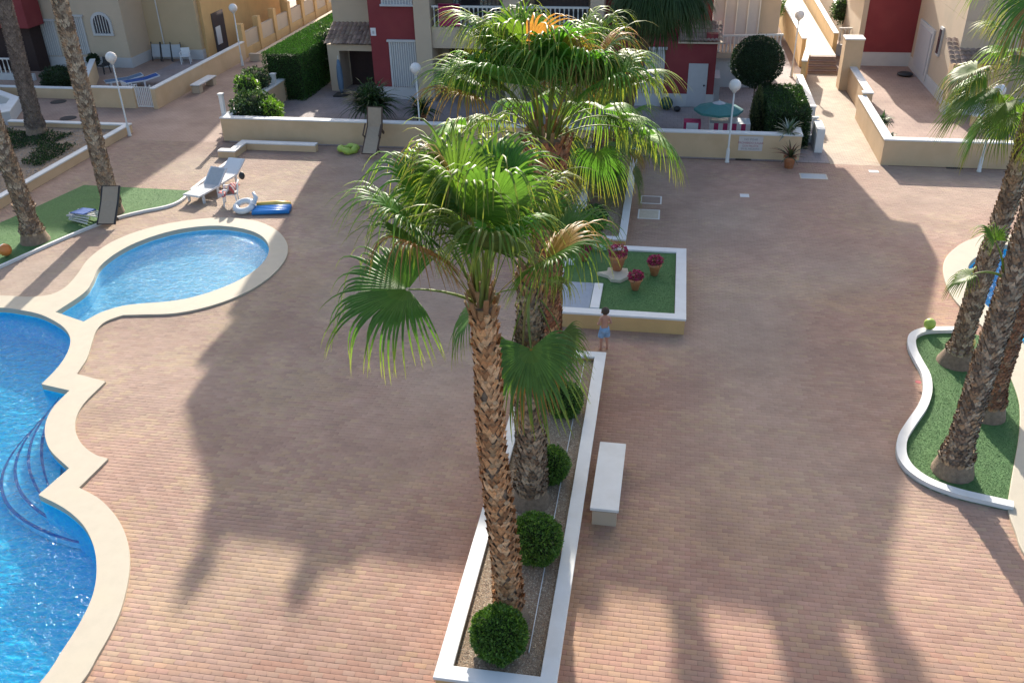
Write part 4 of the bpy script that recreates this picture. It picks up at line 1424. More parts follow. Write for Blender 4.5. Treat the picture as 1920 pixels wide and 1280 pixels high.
# shrubs in the left beds
ball_bush('low dark shrub before the cream house, left of the terrace wall', (-31.3, 42.9, 0), 0.95, 3500, G_DARK, 'shrub', group=None, leaf=0.12, seed=21, sz=0.6, lump=0.12)
ball_bush('small dark potted shrub against the cream house wall', (-31.9, 46.9, 0.3), 0.3, 900, G_DARK, 'shrub', group=None, leaf=0.1, seed=22)

# ------------------------------------------------------------------ terrace furniture, left terrace


def sun_lounger(label, loc, rz, frame=M_plastic, sling=M_plastic, back=35, cushion=None, group='plastic sun loungers', L=1.9, W=0.66, z=0.32, tilt=None):
    t = thing('sun_lounger', label, 'sun lounger', loc, rz, group)
    seatL = L * 0.62
    f = MB()
    for s in (-1, 1):
        f.bar((s * W / 2, 0, z), (s * W / 2, seatL, z), 0.05, 0.06)
    f.bar((-W / 2, 0.03, z), (W / 2, 0.03, z), 0.05)
    f.build('frame', frame, t)
    MB().box(-W / 2 + 0.03, W / 2 - 0.03, 0.02, seatL, z + 0.01, z + 0.035).build('seat', cushion or sling, t)
    bk = MB()
    a = rad(back)
    M_ = Matrix.Translation((0, seatL, z)) @ Matrix.Rotation(a, 4, 'X')
    bk.box(-W / 2 + 0.03, W / 2 - 0.03, 0.0, L * 0.38, 0.01, 0.035, M_)
    bk.build('backrest', cushion or sling, t)
    br = MB()
    for s in (-1, 1):
        br.box(s * W / 2 - 0.025, s * W / 2 + 0.025, 0, L * 0.4, -0.03, 0.03, M_)
    br.box(-W / 2 + 0.024, W / 2 - 0.024, L * 0.385, L * 0.4, -0.025, 0.025, M_)
    br.build('backrest_frame', frame, t)
    for s in (-1, 1):
        for y in (0.25, seatL - 0.1):
            MB().bar((s * W / 2, y, 0), (s * W / 2, y, z - 0.03), 0.06, 0.09).build('leg', frame, t)
    if tilt is not None: t.rotation_euler = tilt
    return t


sun_lounger('white lounger with a dark blue cushion on the left terrace, farther one', (-29.1, 43.3, 0), rad(-50), cushion=M_slate, back=10)
sun_lounger('white lounger with a bright blue cushion on the left terrace, nearer one', (-28.1, 43.2, 0), rad(-45), cushion=M_blue, back=10)


def chair(label, loc, rz, m=M_plastic, group='plastic armchairs'):
    t = thing('armchair', label, 'chair', loc, rz, group)
    MB().box(-0.24, 0.24, -0.24, 0.24, 0.40, 0.43).build('seat', m, t)
    MB().box(-0.24, 0.24, 0.2, 0.24, 0.44, 0.85, Matrix.Rotation(rad(-8), 4, 'X')).build('backrest', m, t)
    for sx in (-1, 1):
        MB().box(sx * 0.26 - 0.03, sx * 0.26 + 0.03, -0.22, 0.2, 0.60, 0.63).build('armrest', m, t)
        for sy in (-1, 1):
            MB().bar((sx * 0.25, sy * 0.24, 0), (sx * 0.24, sy * 0.2, 0.6 if sy < 0 else 0.42), 0.045).build('leg', m, t)
    return t


def folded_chair(label, loc, rz):
    t = thing('folding_chair', label, 'chair', loc, rz, 'folded chairs leaning on the cream house')
    MB().box(-0.25, 0.25, -0.02, 0.02, 0.25, 0.95, Matrix.Rotation(rad(-12), 4, 'X')).build('seat', M_greyplastic, t)
    for s in (-1, 1):
        MB().bar((s * 0.27, 0, 0), (s * 0.27, 0.22, 1.05), 0.04).build('leg', M_darkm, t)
    return t


for i, l in enumerate(('first of the folded grey chairs leaning on the cream house plinth', 'middle folded grey chair leaning on the cream house plinth', 'folded grey chair leaning on the plinth nearest the white armchair')):
    folded_chair(l, (-29.4 + i * 0.65, 49.2, 0), rad(8 * i))
chair('white plastic armchair on the left terrace beside the folded chairs', (-27.4, 48.9, 0), rad(20))
chair('dark wire chair before the arched window', (-31.0, 46.3, 0), rad(-15), M_darkm)
chair('white plastic armchair at the foot of the blue lounger by the gate', (-26.8, 41.9, 0), rad(150))

# ------------------------------------------------------------------ hedge, columnar shrubs and plants by the left end of the long wall
hd = thing('hedge', 'tall dense clipped hedge along the terrace by the left street', 'hedge')
MB().box(-19.4, -17.8, 42.2, 53.6, 0, 2.1).build('branches', M_core, hd)
leaf_cloud('foliage', hd, box_fn(-19.55, -17.6, 42.0, 53.8, 0.0, 2.25), 80000, 0.07, G_HEDGE, 51, jitter=0.55)
ball_bush('glossy variegated shrub in the left corner behind the long wall', (-18.05, 37.2, 0), 1.0, 4500, G_GREY + G_MID + G_DARK, 'shrub', group=None, leaf=0.13, seed=61, sz=0.85, lump=0.14)
ball_bush('bright lime shrub sprouting in front of the glossy shrub', (-17.1, 36.9, 0.6), 0.42, 900, G_LIME, 'shrub', group=None, leaf=0.13, seed=62, lump=0.2)
ball_bush('pale lime shrub at the street side of the hedge', (-19.2, 39.2, 0.9), 0.5, 1100, G_LIME + G_MID, 'shrub', group=None, leaf=0.13, seed=63, lump=0.2)
ball_bush('dark grey green shrub between the lime shrub and the hedge', (-19.5, 40.6, 0.4), 0.75, 2200, G_GREY + G_DARK, 'shrub', group=None, leaf=0.12, seed=64, lump=0.15)
ball_bush('grey leaved bush growing out of the hedge on the terrace side', (-17.3, 46.2, 0.9), 0.95, 2600, G_GREY + G_MID, 'shrub', group=None, leaf=0.14, seed=65, lump=0.2)


def post(label, x, y, h, w=0.22, m=M_white, name='gate_post'):
    t = thing(name, label, 'post', (x, y, 0))
    MB().box(-w / 2, w / 2, -w / 2, w / 2, 0, h - 0.06).build('shaft', m, t)
    MB().box(-w / 2 - 0.03, w / 2 + 0.03, -w / 2 - 0.03, w / 2 + 0.03, h - 0.06, h).build('cap', M_white, t)
    return t


post('white post at the left corner of the long wall', -18.95, 36.1, 1.9, 0.16)
post('sunlit white post between the lime shrub and the tall clipped hedge', -18.75, 41.2, 1.5, 0.2)
post('tall white post at the back of the hedge', -18.1, 54.2, 3.2, 0.35, M_plinth)
sh_ = thing('outdoor_shower', 'folded grey blue parasol standing on the terrace beside the hedge', 'parasol', (-16.1, 43.1, 0))
MB().lathe([(0.02, 0.1), (0.13, 0.35), (0.15, 0.9), (0.13, 1.4), (0.06, 1.75)], n=12).build('folded_cloth', M_slate, sh_, True)
MB().tube([(0, 0, 0), (0, 0, 1.95)], 0.02, 6).build('pole', M_metal, sh_)
MB().box(-0.35, 0.35, -0.35, 0.35, 0, 0.07).build('base', M_darkm, sh_)
sh_.name = 'parasol'


def feather_plant(label, loc, n, L, cols, seed, pot=True, name='potted_plant', zb=0.45, droop=0.8, w=0.05, cat='plant', emin=0.15):
    """an upright spray of arching leaves"""
    t = thing(name, label, cat, loc)
    if pot:
        MB().lathe([(0.16, 0), (0.22, 0.36), (0.25, 0.38), (0.25, 0.44), (0.21, 0.44), (0.2, 0.4), (1e-5, 0.4)], n=16).build('pot', M_terra, t, True)
    r = random.Random(seed)
    b = MB()
    for i in range(n):
        a = i * 2.4
        e = r.uniform(emin, 1.4)
        LL = L * r.uniform(0.6, 1.1)
        sh_ = r.uniform(0.7, 1.2)
        b.col = tuple(c * sh_ for c in cols[r.randrange(len(cols))])
        p = Vector((0, 0, zb))
        ang = e
        prev = None
        for k in range(6):
            ww = w * (1 - (k / 5) ** 2) + 0.002
            lt = Vector((-math.sin(a), math.cos(a), 0)) * ww
            cur = (p - lt, p + lt)
            if prev: b.add([prev[0], prev[1], cur[1], cur[0]], [(0, 1, 2, 3)])
            prev = cur
            p = p + Vector((math.cos(a) * math.cos(ang), math.sin(a) * math.cos(ang), math.sin(ang))) * LL / 5
            ang -= droop / 3 * r.uniform(0.6, 1.4)
    b.build('leaves', M_leaf, t)
    return t


fp_ = feather_plant('bushy potted palm on the terrace just behind the lounger on the wall', (-13.1, 38.6, 0), 260, 1.7, G_MID + G_DARK, 3, zb=0.7, w=0.06, droop=0.9, emin=0.3)
leaf_cloud('foliage', fp_, ball_fn((0, 0, 1.15), 0.6, 1.1, 0.2, 3, 0.5), 2200, 0.14, G_MID + G_DARK, 88, jitter=0.8, asp=0.3)
feather_plant('spiky potted plant with red leaves below the right end of the long wall', (4.78, 34.7, 0), 26, 0.9, [(0.06, 0.075, 0.035), (0.14, 0.05, 0.03), (0.04, 0.06, 0.03)], 5, zb=0.42, droop=0.5, w=0.045)
feather_plant('pale grey leaved plant standing on the right end of the long wall', (4.75, 35.9, 0.6), 46, 0.75, G_GREY + [(0.3, 0.33, 0.3)], 6, pot=False, zb=0.35, droop=0.6, w=0.05)
feather_plant('shrubby plant in the corner of the left porch, dark glossy leaves', (-10.9, 38.9, 0), 90, 1.1, G_MID + G_DARK, 13, zb=0.5, w=0.06)

# lounger leaning against the long wall, lime inflatable
t = sun_lounger('beige sling lounger with dark frame leaning upright against the long wall', (-12.05, 34.7, 0.0), 0, M_brown, M_beige, 30, group=None, L=2.0, W=0.62, z=0.30)
t.rotation_euler = (rad(44), 0, rad(-3))
t.location = (-11.75, 34.0, 0.02)
for sx in (-1, 1):
    MB().box(sx * 0.34 - 0.025, sx * 0.34 + 0.025, 0.7, 1.25, 0.5, 0.53).bar((sx * 0.34, 0.75, 0.3), (sx * 0.34, 0.75, 0.5), 0.04).build('armrest', M_brown, t)
li = thing('inflatable', 'crumpled lime green inflatable on the ground by the beige lounger', 'inflatable', (-12.95, 34.6, 0.13))
b = MB()
ring = [(0.34 * math.cos(a) * (1 + 0.1 * math.sin(3 * a)), 0.26 * math.sin(a), 0.05 * math.sin(2 * a) + 0.03) for a in [2 * math.pi * i / 20 for i in range(21)]]
b.tube(ring, [0.13 + 0.03 * math.sin(i * 1.7) for i in range(21)], 8, False)
b.build('ring', M_lime, li, True)

# ------------------------------------------------------------------ right terrace behind the long wall
pa = thing('parasol', 'open teal parasol on the terrace behind the small notice', 'parasol', (2.1, 37.9, 0))
pa.scale = (0.88, 0.88, 0.8)
r_ = 1.15
b = MB()
pts = [(0, 0, 2.02)] + [(r_ * math.cos(a), r_ * math.sin(a), 1.62) for a in [2 * math.pi * i / 8 for i in range(8)]] + [(r_ * .99 * math.cos(a), r_ * .99 * math.sin(a), 1.5) for a in [2 * math.pi * i / 8 for i in range(8)]]
b.add(pts, [(0, 1 + i, 1 + (i + 1) % 8) for i in range(8)] + [(1 + i, 9 + i, 9 + (i + 1) % 8, 1 + (i + 1) % 8) for i in range(8)])
b.build('canopy', M_teal, pa)
MB().tube([(0, 0, 0), (0, 0, 2.1)], 0.02, 6).build('pole', M_metal, pa)
MB().lathe([(0.32, 1.925), (0.16, 1.99), (0.02, 2.05)], n=8).build('vent_cap', M_greyplastic, pa)
tb = thing('table', 'small table with pink and white striped cloth under the teal parasol', 'table', (2.6, 38.0, 0))
for s in (-1, 1):
    for q in (-1, 1):
        MB().bar((s * 0.7, q * 0.3, 0), (s * 0.7, q * 0.3, 0.75), 0.04).build('leg', M_metal, tb)
MB().box(-0.8, 0.8, -0.4, 0.4, 0.75, 0.78).build('tabletop', M_plastic, tb)
cl = thing('tablecloth', 'pink and white striped cloth hanging down the front of the small table', 'cloth', (2.6, 38.0, 0))
MB().box(-0.83, 0.83, -0.43, 0.43, 0.781, 0.79).build('cloth', M_plastic, cl)
for i in range(9):
    slab('stripe', M_pink if i % 2 else M_signw, -0.83 + i * 0.184, -0.83 + (i + 1) * 0.184, -0.445, -0.43, 0.45, 0.795, cl)
tag(MB().box(0.72, 1.42, 37.5, 38.0, 0.78, 0.83).box(0.72, 1.42, 37.45, 37.5, 0.3, 0.83).build('towel', M_pink), 'magenta towel over a chair behind the wall, left of the teal parasol', 'towel')
chair('white armchair under the magenta towel behind the long wall', (1.07, 37.75, 0.0), rad(180))
gd = thing('storage_bag', 'dark green bag slumped against the red house left of the white door', 'bag', (-0.05, 42.2, 0))
MB().sphere((0, 0, 0.28), 0.3, 0.95, 14).build('bag', mat('dark green canvas', (0.02, 0.07, 0.06), 0.8, 0.2, 6, 0.3), gd, True)
MB().sphere((0.5, -0.3, 0.12), 0.17, 0.7, 12).build('pouch', M_darkm, gd, True)
ball_bush('big dark round topiary tree on a short trunk behind the right end of the wall', (3.75, 41.3, 0), 1.12, 15000, G_DARK, 'topiary_tree', 'tree', None, 0.07, 71, 0.95, zc=2.45, lump=0.02)
cp = thing('cypress', 'slim yellow green conifer column left of the leafy hedge behind the wall', 'tree', (3.75, 38.9, 0))
MB().lathe([(0.14, 0), (0.24, 0.3), (0.22, 1.2), (0.05, 1.75)], n=10).build('branches', M_core, cp, True)


def col_fn(h, R):
    def fn(r, n):
        z = r.random(n) * h
        a = r.random(n) * 6.283
        rr = R * (1 - (z / h) ** 3) * (0.8 + 0.2 * np.sin(a * 5 + z * 4))
        return np.stack([rr * np.cos(a), rr * np.sin(a), z], 1), np.stack([np.cos(a) * 0.3, np.sin(a) * 0.3, np.ones(n)], 1)
    return fn


leaf_cloud('foliage', cp, col_fn(1.95, 0.3), 3500, 0.12, [(0.10, 0.12, 0.05), (0.14, 0.15, 0.07), (0.06, 0.08, 0.03)], 72, jitter=0.3, asp=0.25)
h3 = thing('hedge', 'leafy dark hedge behind the right end of the long wall', 'hedge')
MB().box(4.25, 5.55, 37.2, 41.0, 0, 1.35).build('branches', M_core, h3)
leaf_cloud('foliage', h3, box_fn(4.1, 5.7, 37.0, 41.2, 0, 1.55, 0.1), 24000, 0.08, G_DARK + G_MID, 73, jitter=0.8)
# left side of the ramp: white ramp wall and balustrade
wall('ramp_wall', 'short bright white topped wall on the left side of the ramp', [(6.15, 39.9), (6.15, 45.4)], 0.95, 0.24, m=M_white)
bs = thing('balustrade', 'small white balustrade at the lower left of the ramp', 'balustrade')
slab('base', M_white, 5.2, 6.2, 37.9, 38.1, 0, 0.3, bs)
balustrade(bs, (5.25, 38.0), (6.15, 38.0), 0.3, 0.75, w=0.1, sp=0.17)
slab('end_post', M_white, 5.95, 6.25, 36.6, 37.88, 0, 0.95, bs)
# the ramp's left retaining wall further up
wall('ramp_wall', 'ochre wall beside the stair on the left, curving up to the upper walk', [(6.45, 46.5), (6.95, 49.35)], 1.35, 0.22, m=M_ochre)
st = thing('stairway', 'short flight of brown tiled steps at the top of the ramp', 'stairs')
for i in range(4):
    slab('step', M_step, 7.08, 8.56, 49.4 + i * 0.34, 49.4 + (i + 1) * 0.34 + 0.01 * (3 - i), -0.05, 0.165 * (i + 1), st)
    slab('riser', M_stepedge, 7.08, 8.56, 49.388 + i * 0.34, 49.399 + i * 0.34, 0.165 * i + 0.005, 0.165 * (i + 1) - 0.06, st)
uw = MB().box(7.0, 8.6, 50.77, 70, -0.05, 0.66).build('upper_walkway', M_coping)
tag(uw, kind='structure')
wall('walk_wall', 'sunlit ochre wall rising on the left of the upper walk', [(6.9, 50.9), (6.9, 53), (6.6, 70)], 1.5, 0.2, m=M_ochre, z0=0.0)
wall('walk_wall', 'sunlit ochre wall with pale top on the right of the upper walk', [(8.75, 52.6), (9.0, 70)], 1.45, 0.22, m=M_ochre, z0=0.0)
wall('walk_wall', 'second pale wall farther right of the upper walk', [(9.9, 56.4), (10.0, 70)], 1.55, 0.22, m=M_house)
bs2 = thing('balustrade', 'short white balustrade beyond the square pillar by the upper walk', 'balustrade')
slab('base', M_plinth, 9.0, 10.0, 53.6, 53.8, 0, 0.6, bs2)
balustrade(bs2, (9.05, 53.7), (9.95, 53.7), 0.6, 0.9, w=0.12, sp=0.22)
ball_bush('bright green tree beyond the balustrade beside the upper walk', (9.75, 57.0, 1.2), 0.7, 1800, G_MID, 'shrub', 'shrub', None, 0.12, 81, lump=0.15)
ball_bush('sunlit light green tree behind the glazed terrace', (5.1, 60.0, 0.0), 1.6, 9000, [(0.14, 0.24, 0.05), (0.2, 0.3, 0.08), (0.09, 0.18, 0.03)], 'tree', 'tree', None, 0.12, 82, 1.2, zc=2.0, lump=0.1)
post('big square cream pillar with white cap at the head of the ramp wall', 8.62, 46.7, 2.45, 0.85, M_cream, 'pillar')
feather_plant('trailing green plant spilling over the inner side of the ramp wall', (8.95, 39.3, 0.3), 60, 0.6, G_MID, 17, pot=False, zb=0.25, droop=1.0, w=0.04)
feather_plant('small green plant at the lower corner inside the right terrace', (9.0, 37.6, 0.1), 36, 0.5, G_MID + G_DARK, 18, pot=False, zb=0.2, droop=1.0, w=0.04)

# ------------------------------------------------------------------ right red and cream house
rb = thing('house', 'dark red and cream house at upper right beyond the ramp wall', 'building')
slab('wall', M_red, 9.98, 12.7, 51.5, 58, 0.7, 3.55, rb)
slab('plinth', M_plinth, 9.98, 12.7, 51.46, 58, 0, 0.699, rb)
slab('corner_trim', M_house, 9.72, 9.979, 51.52, 58, 0, 3.55, rb)
slab('wall', M_house, 12.5, 22, 43.3, 51.45, 0.55, 3.9, rb)
slab('plinth', M_plinth, 12.46, 22, 43.26, 51.45, 0, 0.549, rb)
w = slab('window', M_plinth, 12.42, 12.499, 47.6, 50.6, 0.2, 2.6, rb)
slab('pane', M_shutter, 12.39, 12.419, 47.9, 50.3, 0.4, 2.4, w)
w = slab('window', M_plinth, 12.42, 12.499, 46.2, 46.7, 1.7, 3.0, rb)
slab('pane', M_glass, 12.39, 12.419, 46.28, 46.62, 1.8, 2.9, w)
slab('wall', M_cream, 12.2, 14.6, 42.6, 43.25, 0.55, 2.2, rb)
slab('plinth', M_plinth, 12.17, 14.63, 42.57, 43.25, 0, 0.549, rb)
tiled_roof(rb, 12.0, 14.8, 42.35, 43.9, 2.22, 3.0, 12, 6, 9)
slab('upper_storeys', M_house, 9.3, 22, 51.5, 58, 3.56, 4.85, rb)
slab('upper_storeys', M_house, 12.5, 22, 43.3, 51.45, 3.91, 6.0, rb)
lw_ = wall('terrace_wall', 'pale low wall before the right house porch', [(12.9, 40.9), (16.5, 40.9)], 0.5, 0.2, m=M_cream)
bag = thing('doormat_bundle', 'dark bundle on the right terrace by the long window', 'bundle', (11.9, 49.4, 0))
MB().sphere((0, 0, 0.1), 0.4, 0.3, 12).build('bundle', M_darkm, bag, True)
ac = thing('air_conditioner', 'grey air conditioner box on the right terrace wall, under the fronds', 'air conditioner', (14.2, 40.9, 0.5))
MB().box(-0.35, 0.35, -0.15, 0.15, 0.0, 0.3).build('casing', M_greyplastic, ac, bevel=0.02)
MB().box(-0.3, 0.3, -0.16, -0.151, 0.05, 0.25).build('vent_grille', M_darkm, ac)

# ------------------------------------------------------------------ flower pots on the turf box


def flower_pot(label, x, y, s=1.0, seed=0, z=0.44):
    t = thing('flower_pot', label, 'flower pot', (x, y, z), group='terracotta pots of pink flowers on the turf box')
    MB().lathe([(0.09 * s, 0), (0.16 * s, 0.26 * s), (0.19 * s, 0.28 * s), (0.19 * s, 0.33 * s), (0.16 * s, 0.33 * s), (0.15 * s, 0.29 * s), (1e-5, 0.29 * s)], n=18).build('pot', M_terra, t, True)
    leaf_cloud('foliage', t, ball_fn((0, 0, 0.36 * s), 0.17 * s, 0.6, 0.1, seed), 260, 0.06, G_MID, 300 + seed, jitter=0.8)
    leaf_cloud('flowers', t, ball_fn((0, 0, 0.41 * s), 0.18 * s, 0.6, 0.1, seed, 0.1), 420, 0.055, [(0.36, 0.03, 0.12), (0.46, 0.06, 0.18), (0.28, 0.02, 0.09)], 310 + seed, asp=0.9, jitter=0.8)
    return t


flower_pot('terracotta pot of pink flowers beside the little white block, at left of the turf box', -2.15, 24.45, 1.0, 1)
flower_pot('terracotta pot of pink flowers at right of the turf box, nearest its right rim', -0.05, 23.75, 1.1, 2)
flower_pot('terracotta pot of pink flowers nearest the camera on the turf box', -0.55, 22.75, 1.05, 3)
flower_pot('large terracotta pot of pink flowers standing on the pale stone slab', -1.12, 23.75, 1.45, 4, 0.54)
sb = thing('stone_base', 'rough pale stone slab under the large flower pot', 'stone slab', (-1.1, 23.55, 0.43))
r = random.Random(4)
MB().prism([(0.55, -0.05), (0.3, 0.12), (0.28, 0.35), (-0.3, 0.35), (-0.3, 0.12), (-0.6, -0.02), (-0.25, -0.2), (-0.15, -0.42), (0.12, -0.44), (0.3, -0.2)], 0, 0.1).build('slab', M_stone, sb, bevel=0.02)
tag(MB().box(-2.62, -2.42, 24.1, 24.3, 0.43, 0.56).build('block', M_plastic, bevel=0.01), 'little white block on the turf box beside the left flower pot', 'block')
flc = thing('plant', 'pale green leafy plant spilling over the back rim of the turf box', 'plant', (-1.95, 25.45, 0.45))
leaf_cloud('foliage', flc, ball_fn((0, 0, 0.1), 0.42, 0.4, 0.2, 5, 0.5), 1300, 0.06, [(0.22, 0.42, 0.16), (0.3, 0.5, 0.24), (0.15, 0.34, 0.1)], 91, jitter=0.8)
bpy.data.objects[flc.name].scale = (1.3, 0.8, 1)

# ------------------------------------------------------------------ manhole covers and drains


def cover(label, x, y, w, d, m=M_stone, rim=M_white):
    t = thing('manhole_cover', label, 'manhole cover', (x, y, 0), group='access covers set in the paving')
    MB().prism([(-w / 2, -d / 2), (w / 2, -d / 2), (w / 2, d / 2), (-w / 2, d / 2)], -0.02, 0.008, [[(-w / 2 + .05, -d / 2 + .05), (w / 2 - .05, -d / 2 + .05), (w / 2 - .05, d / 2 - .05), (-w / 2 + .05, d / 2 - .05)]]).build('rim', rim, t)
    MB().box(-w / 2 + .05, w / 2 - .05, -d / 2 + .05, d / 2 - .05, -0.02, 0.005).build('lid', m, t)
    return t


cover('white rimmed cover right of the farther planter, the farther of the pair', -0.35, 30.7, 0.75, 0.75, M_stepedge)
cover('white rimmed cover right of the farther planter, the nearer of the pair', -0.38, 29.35, 0.75, 0.85, M_stone)
cover('small white cover alone on the plaza left of the ramp', 2.95, 31.5, 0.32, 0.32, M_plastic)
cover('wide grey cover in the paving at the foot of the ramp', 5.6, 33.8, 1.0, 0.6, M_greyplastic, M_stone)
cover('little white cover lit by the sun in front of the right wall corner', 7.9, 34.6, 0.35, 0.25, M_plastic)
for l, x, y in (('dark round drain lid in the left street behind the raised bed', -30.1, 40.6), ('dark round drain lid nearer the raised bed in the left street', -27.9, 38.0)):
    t = thing('manhole_cover', l, 'drain cover', (x, y, 0.0))
    MB().lathe([(0.38, 0.0), (0.38, 0.012), (1e-5, 0.014)], n=24).build('lid', M_darkm, t)
for l, x, y in (('dark wall grating at the foot of the long wall by the lamp', 3.1, 35.48), ('dark wall grating at the foot of the right wall', 10.95, 35.32)):
    t = thing('drain_grate', l, 'drain grate', (x, y, 0.0))
    MB().box(-0.3, 0.3, -0.1, 0.0, 0, 0.02).build('frame', M_darkm, t)
    kk = MB().box(-0.02, 0.02, -0.09, -0.01, 0.02, 0.03).mesh('slat', M_darkm)
    for i in range(8): inst('slat', kk, t, (-0.26 + 0.075 * i, 0, 0))

# ------------------------------------------------------------------ sunbathing things by the paddling pool
sun_lounger('white plastic lounger with grey sling by the paddling pool, backrest raised', (-16.75, 28.35, 0), rad(-12), M_plastic, M_greyplastic, 40)
sun_lounger('white plastic lounger just behind the grey one, nearer the kerb', (-16.55, 29.6, 0), rad(-8), M_plastic, M_plastic, 30)
chair('white plastic armchair with a towel over it by the paddling pool', (-15.35, 28.6, 0), rad(-70))
tw_ = thing('towel', 'red and white patterned towel bunched over the armchair by the paddling pool', 'towel', (-15.35, 28.6, 0))
b = MB()
gn = 8
for i in range(gn):
    for j in range(gn):
        b.col = None
vs, fs = [], []
for i in range(gn + 1):
    for j in range(gn + 1):
        u, v = i / gn, j / gn
        vs.append((-0.32 + 0.64 * u, -0.35 + 0.7 * v, 0.47 + 0.32 * math.exp(-((u - .75) ** 2) * 12) + 0.05 * math.sin(9 * u + 5 * v) - 0.25 * max(0, abs(v - .5) - .35) * 4))
MBt = MB()
for i in range(gn):
    for j in range(gn):
        MBt.col = (0.5, 0.1, 0.09) if (i // 2 + j) % 2 else (0.6, 0.5, 0.47)
        q = [i * (gn + 1) + j, (i + 1) * (gn + 1) + j, (i + 1) * (gn + 1) + j + 1, i * (gn + 1) + j + 1]
        MBt.add([vs[k] for k in q], [(0, 1, 2, 3)])
MBt.build('cloth', M_gravel, tw_)
tag(MB().sphere((-14.95, 28.95, 0.95), 0.11, 1.3, 12).build('cap', M_darkm, None, True), 'dark cap resting on top of the red and white towel', 'cap')
iv = thing('inflatable', 'white curled inflatable ring on the paving beside the armchair', 'inflatable', (-14.55, 27.95, 0.15))
ring = [(0.36 * math.cos(a), 0.36 * math.sin(a), 0.1 + 0.1 * math.sin(a)) for a in [2 * math.pi * i / 24 for i in range(25)]]
MB().tube(ring, 0.14, 10, False).build('ring', M_plastic, iv, True)
MB().tube([(0.3, 0.25, 0.1), (0.4, 0.45, 0.35), (0.25, 0.55, 0.55)], [0.12, 0.1, 0.06], 10).build('neck', M_plastic, iv, True)
iv.scale = (0.8, 0.8, 0.8)
iv.location.z = 0.12
ib = thing('air_mattress', 'bright blue air mattress with an orange and yellow edge beside the white inflatable', 'air mattress', (-13.55, 28.0, 0.08), rad(12))
for i in range(4):
    MB().tube([(-0.65, -0.2 + 0.15 * i, 0), (0.65, -0.22 + 0.15 * i, 0.02)], 0.085, 8).build('tube', M_azure, ib, True)
MB().tube([(-0.6, 0.42, 0.05), (0.1, 0.44, 0.08), (0.6, 0.4, 0.04)], 0.09, 8).build('pillow_tube', M_yel, ib, True)
MB().tube([(-0.1, 0.55, 0.07), (0.5, 0.52, 0.07)], 0.06, 8).build('pillow_tube', M_orange, ib, True)
# items on the left turf strip
t = sun_lounger('beige lounger with black frame propped against the left palm trunk', (-18.75, 26.5, 0.0), 0, M_darkm, M_beige, 8, group=None, L=1.4, W=0.6, z=0.15)
t.rotation_euler = (rad(42), 0, rad(8))
t.location = (-18.72, 26.05, 0.02)
st_ = thing('folded_buggy', 'heap of folded grey garden chairs with a blue sling on the turf strip', 'folded chairs', (-19.75, 26.35, 0.03), rad(-20))
st_.name = 'folding_chair'
b = MB()
for k in range(4):
    b.bar((-0.5, -0.25 + 0.02 * k, 0.08 + 0.07 * k), (0.5, -0.3 + 0.05 * k, 0.12 + 0.08 * k), 0.04)
    b.bar((-0.5, 0.25 - 0.03 * k, 0.08 + 0.07 * k), (0.5, 0.3 - 0.02 * k, 0.12 + 0.08 * k), 0.04)
    b.bar((-0.5 + 0.1 * k, -0.28, 0.1 + 0.07 * k), (-0.45 + 0.1 * k, 0.3, 0.1 + 0.07 * k), 0.04)
b.build('frame', M_plastic, st_)
MB().box(-0.32, 0.42, -0.26, 0.26, 0.36, 0.39, Matrix.Rotation(rad(-6), 4, 'Y')).build('sling', M_blue, st_)
MB().box(-0.55, -0.2, -0.3, 0.3, 0.2, 0.24).build('sling', M_greyplastic, st_)


def ball(label, loc, r, mats, name='ball', cat='ball'):
    t = thing(name, label, cat, loc)
    n = 16
    for k, m_ in enumerate(mats):
        w = len(mats)
        b = MB()
        vs, fs = [], []
        seg, st2 = 6, 12
        for i in range(seg + 1):
            a = 2 * math.pi * (k + i / seg) / w
            for j in range(st2 + 1):
                p = math.pi * j / st2
                vs.append((r * math.sin(p) * math.cos(a), r * math.sin(p) * math.sin(a), r * math.cos(p)))
        for i in range(seg):
            for j in range(st2):
                q = i * (st2 + 1) + j
                fs.append((q, q + 1, q + st2 + 2, q + st2 + 1))
        b.add(vs, fs).build('panel', m_, t, True)
    return t


ball('orange and white ball at the left edge on the turf strip', (-20.66, 23.35, 0.25), 0.2, (M_orange, M_plastic, M_orange))
ball('lime green ball on the kerb beside the far palm of the right bed', (7.15, 22.05, 0.28), 0.15, (M_lime, M_lime))
ball('red, white and yellow beach ball between the right palm trunks', (7.9, 21.3, 0.22), 0.19, (M_redp, M_plastic, M_redp, M_yel))
# small red sticker-like tile on the right kerb
tag(MB().lathe([(0.07, 0), (0.07, 0.006), (1e-5, 0.008)], (6.33, 19.35, 0.131), 10).build('red_marker', mat('dull red paint', (0.4, 0.07, 0.08), 0.7)), 'small red round marker on the white kerb of the right bed', 'marker')
# blue pushchair glimpsed between the fronds, and a white board leaning in the farther planter
bp_ = thing('folded_parasol', 'blue folded parasol seen between the fronds left of the farther planter', 'parasol', (-6.4, 30.9, 0))
MB().lathe([(0.03, 0.35), (0.17, 0.55), (0.2, 0.95), (0.1, 1.35), (0.03, 1.5)], n=10).build('folded_cloth', M_slate, bp_, True)
MB().tube([(0, 0, 0), (0, 0, 1.55)], 0.02, 6).build('pole', M_metal, bp_)
MB().box(-0.22, 0.22, -0.22, 0.22, 0, 0.08).build('base', M_greyplastic, bp_)
tag(MB().box(-0.16, 0.16, -0.02, 0.02, 0, 1.25, Matrix.Translation((-2.62, 28.6, 0.4)) @ Matrix.Rotation(rad(-12), 4, 'X')).build('board', M_plastic), 'narrow white board leaning upright in the farther planter beside its palm', 'board')

# ------------------------------------------------------------------ child by the turf box


